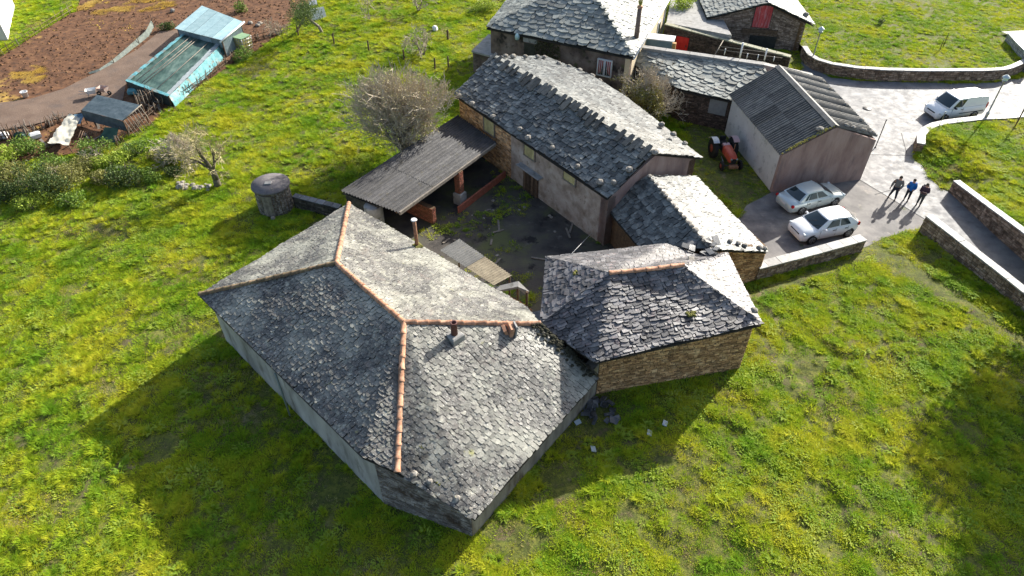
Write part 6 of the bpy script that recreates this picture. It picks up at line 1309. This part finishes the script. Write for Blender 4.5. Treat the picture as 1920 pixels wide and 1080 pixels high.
# ------------------------------------------------------------------ grass
def tuft(n, h, spread, w, seed, broad=False, lean=1.0):
    rg = np.random.default_rng(seed); mb = MB()
    for i in range(n):
        a = rg.uniform(0, 6.283); r = spread*math.sqrt(rg.uniform(0, 1)); b = A(r*math.cos(a), r*math.sin(a), -.03); hh = h*rg.uniform(.5, 1.15); le = rg.uniform(.3, 1.3)*hh*lean; la = a+rg.uniform(-1, 1)
        d = A(math.cos(la), math.sin(la), 0); sd = A(-d[1], d[0], 0)*w*rg.uniform(.7, 1.3); m = b+d*le*.35+UP*hh*.65; t = b+d*le+UP*hh*(.75 if broad else 1)
        if broad: mb.add([b-sd*.2, b+sd*.2, m+sd, t, m-sd], [(0, 1, 2, 4), (4, 2, 3)])
        else: mb.add([b-sd*.6, b+sd*.6, m+sd*.55, m-sd*.55, t], [(0, 1, 2, 3), (3, 2, 4)])
    return mb
def grass_mat(name, c0, c1, c2, tr=.35):
    m = bpy.data.materials.new(name); m.use_nodes = True; N, L = m.node_tree.nodes, m.node_tree.links; bs = N['Principled BSDF']; g = N.new('ShaderNodeNewGeometry'); oi = N.new('ShaderNodeObjectInfo')
    n1 = N.new('ShaderNodeTexNoise'); n1.inputs['Scale'].default_value = .3; n1.inputs['Detail'].default_value = 7; L.new(g.outputs['Position'], n1.inputs['Vector'])
    ad = N.new('ShaderNodeMath'); ad.operation = 'MULTIPLY_ADD'; ad.inputs[1].default_value = .26; L.new(oi.outputs['Random'], ad.inputs[0]); L.new(n1.outputs['Fac'], ad.inputs[2])
    cr = N.new('ShaderNodeValToRGB'); e = cr.color_ramp.elements; e.new(.5)
    for i, (p, c) in enumerate(((.46, c0), (.63, c1), (.82, c2))): e[i].position = p; e[i].color = (*c, 1)
    L.new(ad.outputs[0], cr.inputs[0]); L.new(cr.outputs[0], bs.inputs['Base Color']); bs.inputs['Roughness'].default_value = .75; bs.inputs['Specular IOR Level'].default_value = .12
    t = N.new('ShaderNodeBsdfTranslucent'); L.new(cr.outputs[0], t.inputs[0]); mx = N.new('ShaderNodeMixShader'); mx.inputs[0].default_value = tr; L.new(bs.outputs[0], mx.inputs[1]); L.new(t.outputs[0], mx.inputs[2]); L.new(mx.outputs[0], N['Material Output'].inputs[0]); return m
gm_ = grass_mat('grass_blades', (.20, .36, .022), (.39, .48, .024), (.55, .54, .04), .45); gw_ = grass_mat('weed_leaves', (.20, .32, .035), (.30, .41, .05), (.42, .48, .08), .42); gd_ = grass_mat('dry_grass', (.36, .31, .10), (.44, .37, .14), (.5, .43, .2))
vari = [(tuft(50, .11, .25, .017, 1), gm_), (tuft(54, .13, .27, .018, 2), gm_), (tuft(46, .09, .28, .018, 3), gm_), (tuft(46, .17, .2, .018, 4), gm_), (tuft(22, .12, .17, .03, 5, True), gw_), (tuft(20, .15, .2, .035, 6, True), gw_), (tuft(34, .08, .26, .014, 7), gd_)]
srcs = []
vari += [(tuft(80, .21, .13, .016, 11, lean=1.5), gm_), (tuft(90, .27, .15, .016, 12, lean=1.2), gm_), (tuft(44, .19, .15, .032, 13, True, 1.3), gw_)]
vari += [(tuft(40, .05, .3, .016, 21, lean=3), grass_mat('straw', (.42, .26, .04), (.5, .32, .06), (.55, .4, .12), .2))]
for i, (mb, m) in enumerate(vari):
    me = mb.mesh('grass_tuft_%d' % i); me.materials.append(m); srcs.append(bpy.data.objects.new('grass_tuft', me))
def ground_z(x, y):
    X, Y, Z = GRID; fx = (x-GX0)/(X[0, 1]-X[0, 0]); fy = (y-GY0)/(Y[1, 0]-Y[0, 0]); ix = np.clip(fx.astype(int), 0, X.shape[1]-2); iy = np.clip(fy.astype(int), 0, X.shape[0]-2); a, b = fx-ix, fy-iy
    return (Z[iy, ix]*(1-a)+Z[iy, ix+1]*a)*(1-b)+(Z[iy+1, ix]*(1-a)+Z[iy+1, ix+1]*a)*b
def scatter():
    M = 470000; x = RNG.uniform(-72, 72, M); y = RNG.uniform(9, 84, M); u, v, d = PX(np.stack([x, y, 0*x], -1))
    ok = (u > -70) & (u < 1990) & (v > -50) & (v < 1130); x, y = x[ok], y[ok]
    bad = grid_masks([ROAD, APRON, FIELD]+FOOT, x, y) | (inpoly(x, y, YARD) & ((fbm(x*.35, y*.35, 71, 3) < .52) | (RNG.uniform(size=len(x)) < .8))); x, y = x[~bad], y[~bad]
    up = inpoly(x, y, UPPER); bk = inpoly(x, y, BANK); z = np.where(up, UPZ-.1+.12*fbm(x*.7, y*.7, 31, 3), np.where(bk, bank_z(x, y), ground_z(x, y)))
    patch = fbm(x*.35, y*.35, 77, 4); clump = fbm(x*1.9, y*1.9, 55, 2)
    tracks = np.zeros(len(x), bool)                      # worn lines and bare patches
    for (a, b, w) in (((1440, 580), (1560, 800), .25), ((1410, 600), (1515, 790), .22), ((1640, 470), (1790, 560), .7), ((1790, 560), (1935, 660), .5), ((905, 985), (1010, 1010), .5), ((1400, 560), (1620, 480), .35)):
        p, q = P(*a)[:2], P(*b)[:2]; ab = q-p; t = np.clip(((x-p[0])*ab[0]+(y-p[1])*ab[1])/(ab@ab), 0, 1); tracks |= np.hypot(x-p[0]-ab[0]*t, y-p[1]-ab[1]*t) < w*(.6+.8*clump)
    yard2 = inpoly(x, y, W2([(1290, 240), (1360, 235), (1446, 361), (1400, 400), (1300, 330)]))
    for cx, cy, r in [(*P(u_, v_)[:2], r_) for u_, v_, r_ in ((430, 620, .8), (300, 840, .9), (620, 920, 1.1), (1050, 900, .9), (520, 700, .9), (130, 950, .7), (960, 1010, 1.0), (1100, 780, 1.6), (1180, 960, .6), (1560, 1030, .6))]: tracks |= np.hypot(x-cx, y-cy) < r*(.5+clump)
    prob = np.clip((patch-.22)*5.5, .6, 1)*np.clip((clump-.15)*2.6, .5, 1); prob = np.where(tracks, prob*.14, prob); prob = np.where(yard2, prob*.35, prob)
    keep = RNG.uniform(size=len(x)) < prob; x, y, z, patch, clump, tracks, up, yard2 = [q[keep] for q in (x, y, z, patch, clump, tracks, up, yard2)]
    n = len(x); kind = RNG.choice([0, 1, 2, 3], n, p=[.33, .3, .25, .12]); weed = (fbm(x*.5, y*.5, 91, 3) > .5) & (RNG.uniform(size=n) < .3); kind[weed] = RNG.choice([4, 5], weed.sum()); dry = (fbm(x*.4, y*.4, 13, 3)+.1*tracks > .61) & (RNG.uniform(size=n) < .6); kind[dry] = 6; kind[tracks] = np.where(RNG.uniform(size=tracks.sum()) < .5, 6, 2)
    tus = (RNG.uniform(size=n) < .42*np.clip((fbm(x*.22, y*.22, 15, 3)-.36)*6, .08, 1)*np.clip((fbm(x*2.6, y*2.6, 19, 1)-.45)*4, 0, 1)) & ~tracks & ~yard2; kind[tus] = RNG.choice([7, 8, 9], tus.sum(), p=[.45, .35, .2])
    sc = RNG.uniform(.7, 1.25, n)*(.45+1.1*clump)*(.85+.4*(patch-.4)); sc = np.where(tus, RNG.uniform(.5, 1.15, n), sc); sc = np.where(up, sc*.75, sc); sc = np.where(yard2, sc*.5, sc)
    for (u_, v_, du, dv, k) in ((245, 10, 85, 14, 1500), (55, 140, 32, 17, 500), (175, 20, 30, 14, 300)):   # golden straw spread on the field
        a = RNG.uniform(0, 6.283, k); r = np.sqrt(RNG.uniform(0, 1, k)); q = np.array([P(u_+du*rr*math.cos(t), v_+dv*rr*math.sin(t)) for t, rr in zip(a, r)])
        q = q[fbm(q[:, 0]*.9, q[:, 1]*.9, 3, 2) > .42]; x = np.append(x, q[:, 0]); y = np.append(y, q[:, 1]); z = np.append(z, field_z(q[:, 0], q[:, 1])+.02); kind = np.append(kind, np.full(len(q), 10)); sc = np.append(sc, RNG.uniform(.6, 1.2, len(q)))
    return x, y, z, kind, sc
gxx, gyy, gzz, gk, gsc = scatter()
pm = bpy.data.meshes.new('grass'); pm.vertices.add(len(gxx)); pm.vertices.foreach_set('co', np.stack([gxx, gyy, gzz], -1).astype(np.float32).ravel())
for nm, ty, arr in (('kind', 'INT', gk.astype(np.int32)), ('size', 'FLOAT', gsc.astype(np.float32)), ('turn', 'FLOAT', RNG.uniform(0, 6.283, len(gxx)).astype(np.float32))): pm.attributes.new(nm, ty, 'POINT').data.foreach_set('value', arr)
go = bpy.data.objects.new('grass', pm); col.objects.link(go); go['kind'] = 'stuff'; go['label'] = 'rough tufted green grass and weeds covering the fields around the houses'; go['category'] = 'grass'
ng = bpy.data.node_groups.new('grass_scatter', 'GeometryNodeTree'); ng.interface.new_socket('Geometry', in_out='INPUT', socket_type='NodeSocketGeometry'); ng.interface.new_socket('Geometry', in_out='OUTPUT', socket_type='NodeSocketGeometry')
gi, goo = ng.nodes.new('NodeGroupInput'), ng.nodes.new('NodeGroupOutput'); ip = ng.nodes.new('GeometryNodeInstanceOnPoints'); gti = ng.nodes.new('GeometryNodeGeometryToInstance')
for s_ in reversed(srcs):
    oi = ng.nodes.new('GeometryNodeObjectInfo'); oi.inputs['Object'].default_value = s_; ng.links.new(oi.outputs['Geometry'], gti.inputs[0])
def attr(nm, ty):
    a = ng.nodes.new('GeometryNodeInputNamedAttribute'); a.data_type = ty; a.inputs[0].default_value = nm; return a.outputs[0]
cx_ = ng.nodes.new('ShaderNodeCombineXYZ'); ng.links.new(attr('turn', 'FLOAT'), cx_.inputs[2])
ng.links.new(gi.outputs[0], ip.inputs['Points']); ng.links.new(gti.outputs[0], ip.inputs['Instance']); ip.inputs['Pick Instance'].default_value = True
ng.links.new(attr('kind', 'INT'), ip.inputs['Instance Index']); ng.links.new(cx_.outputs[0], ip.inputs['Rotation']); ng.links.new(attr('size', 'FLOAT'), ip.inputs['Scale']); ng.links.new(ip.outputs[0], goo.inputs[0])
go.modifiers.new('scatter', 'NODES').node_group = ng

# ------------------------------------------------------------------ straw and dung on the field
def clod_field():
    n = 16000; xs = np.array(FIELD)[:, 0]; x = RNG.uniform(xs.min(), xs.max(), n); y = RNG.uniform(40, 80, n); u, v, d = PX(np.stack([x, y, 0*x], -1)); ok = inpoly(x, y, FIELD) & (u > -40) & (v > -40)
    tr = inpoly(x, y, W2([(-90, 205), (0, 196), (60, 188), (120, 170), (200, 130), (260, 95), (300, 62), (345, 58), (330, 90), (238, 158), (232, 190), (150, 215), (60, 238), (-90, 262)])); ok &= ~tr
    x, y = x[ok], y[ok]; mb = MB(); gold = fbm(x*.16, y*.16, 63, 3); z = field_z(x, y)
    for i in range(len(x)):
        if random.random() > .55: continue
        r = rnd(.06, .2); a = rnd(0, 6.28); h = r*rnd(.3, .8); c = (x[i], y[i], z[i]-.02)
        pts = [(c[0]+r*rnd(.6, 1.3)*math.cos(a+k*1.257), c[1]+r*rnd(.6, 1.3)*math.sin(a+k*1.257), c[2]) for k in range(5)]+[(c[0]+rnd(-.3, .3)*r, c[1]+rnd(-.3, .3)*r, c[2]+h)]
        mb.add(pts, [(k, (k+1) % 5, 5) for k in range(5)], tint=rnd(0, 1))
    return mb
o = clod_field().build('dung_clods', MAT('dung', [(.035, .016, .008), (.10, .05, .024), (.18, .095, .044)], scale=1.3, rough=1, bump=.5, tint=.5, spots=[((.40, .26, .05), .16, .60, .68), ((.34, .26, .17), 3, .68, .74)])); o['kind'] = 'stuff'; o['label'] = 'brown dung clods and straw strewn over the field'; o['category'] = 'dung'

# ------------------------------------------------------------------ tell small rows of look-alikes apart by their place in the row
ORDINALS = ['first', 'second', 'third', 'fourth', 'fifth', 'sixth', 'seventh', 'eighth', 'ninth', 'tenth', 'eleventh', 'twelfth', 'thirteenth', 'fourteenth']
rows = {}
for o in col.objects:
    if o.parent is None and 'group' in o.keys(): rows.setdefault((o['group'], o['label']), []).append(o)
for (g, lab), os_ in rows.items():
    if 2 <= len(os_) <= 14:
        os_.sort(key=lambda o: float(PX(np.array(o.location))[0]))
        for i, o in enumerate(os_): o['label'] = ('leftmost ' if i == 0 else 'rightmost ' if i == len(os_)-1 else '')+lab+('' if i in (0, len(os_)-1) else ', %s from left' % ORDINALS[i])
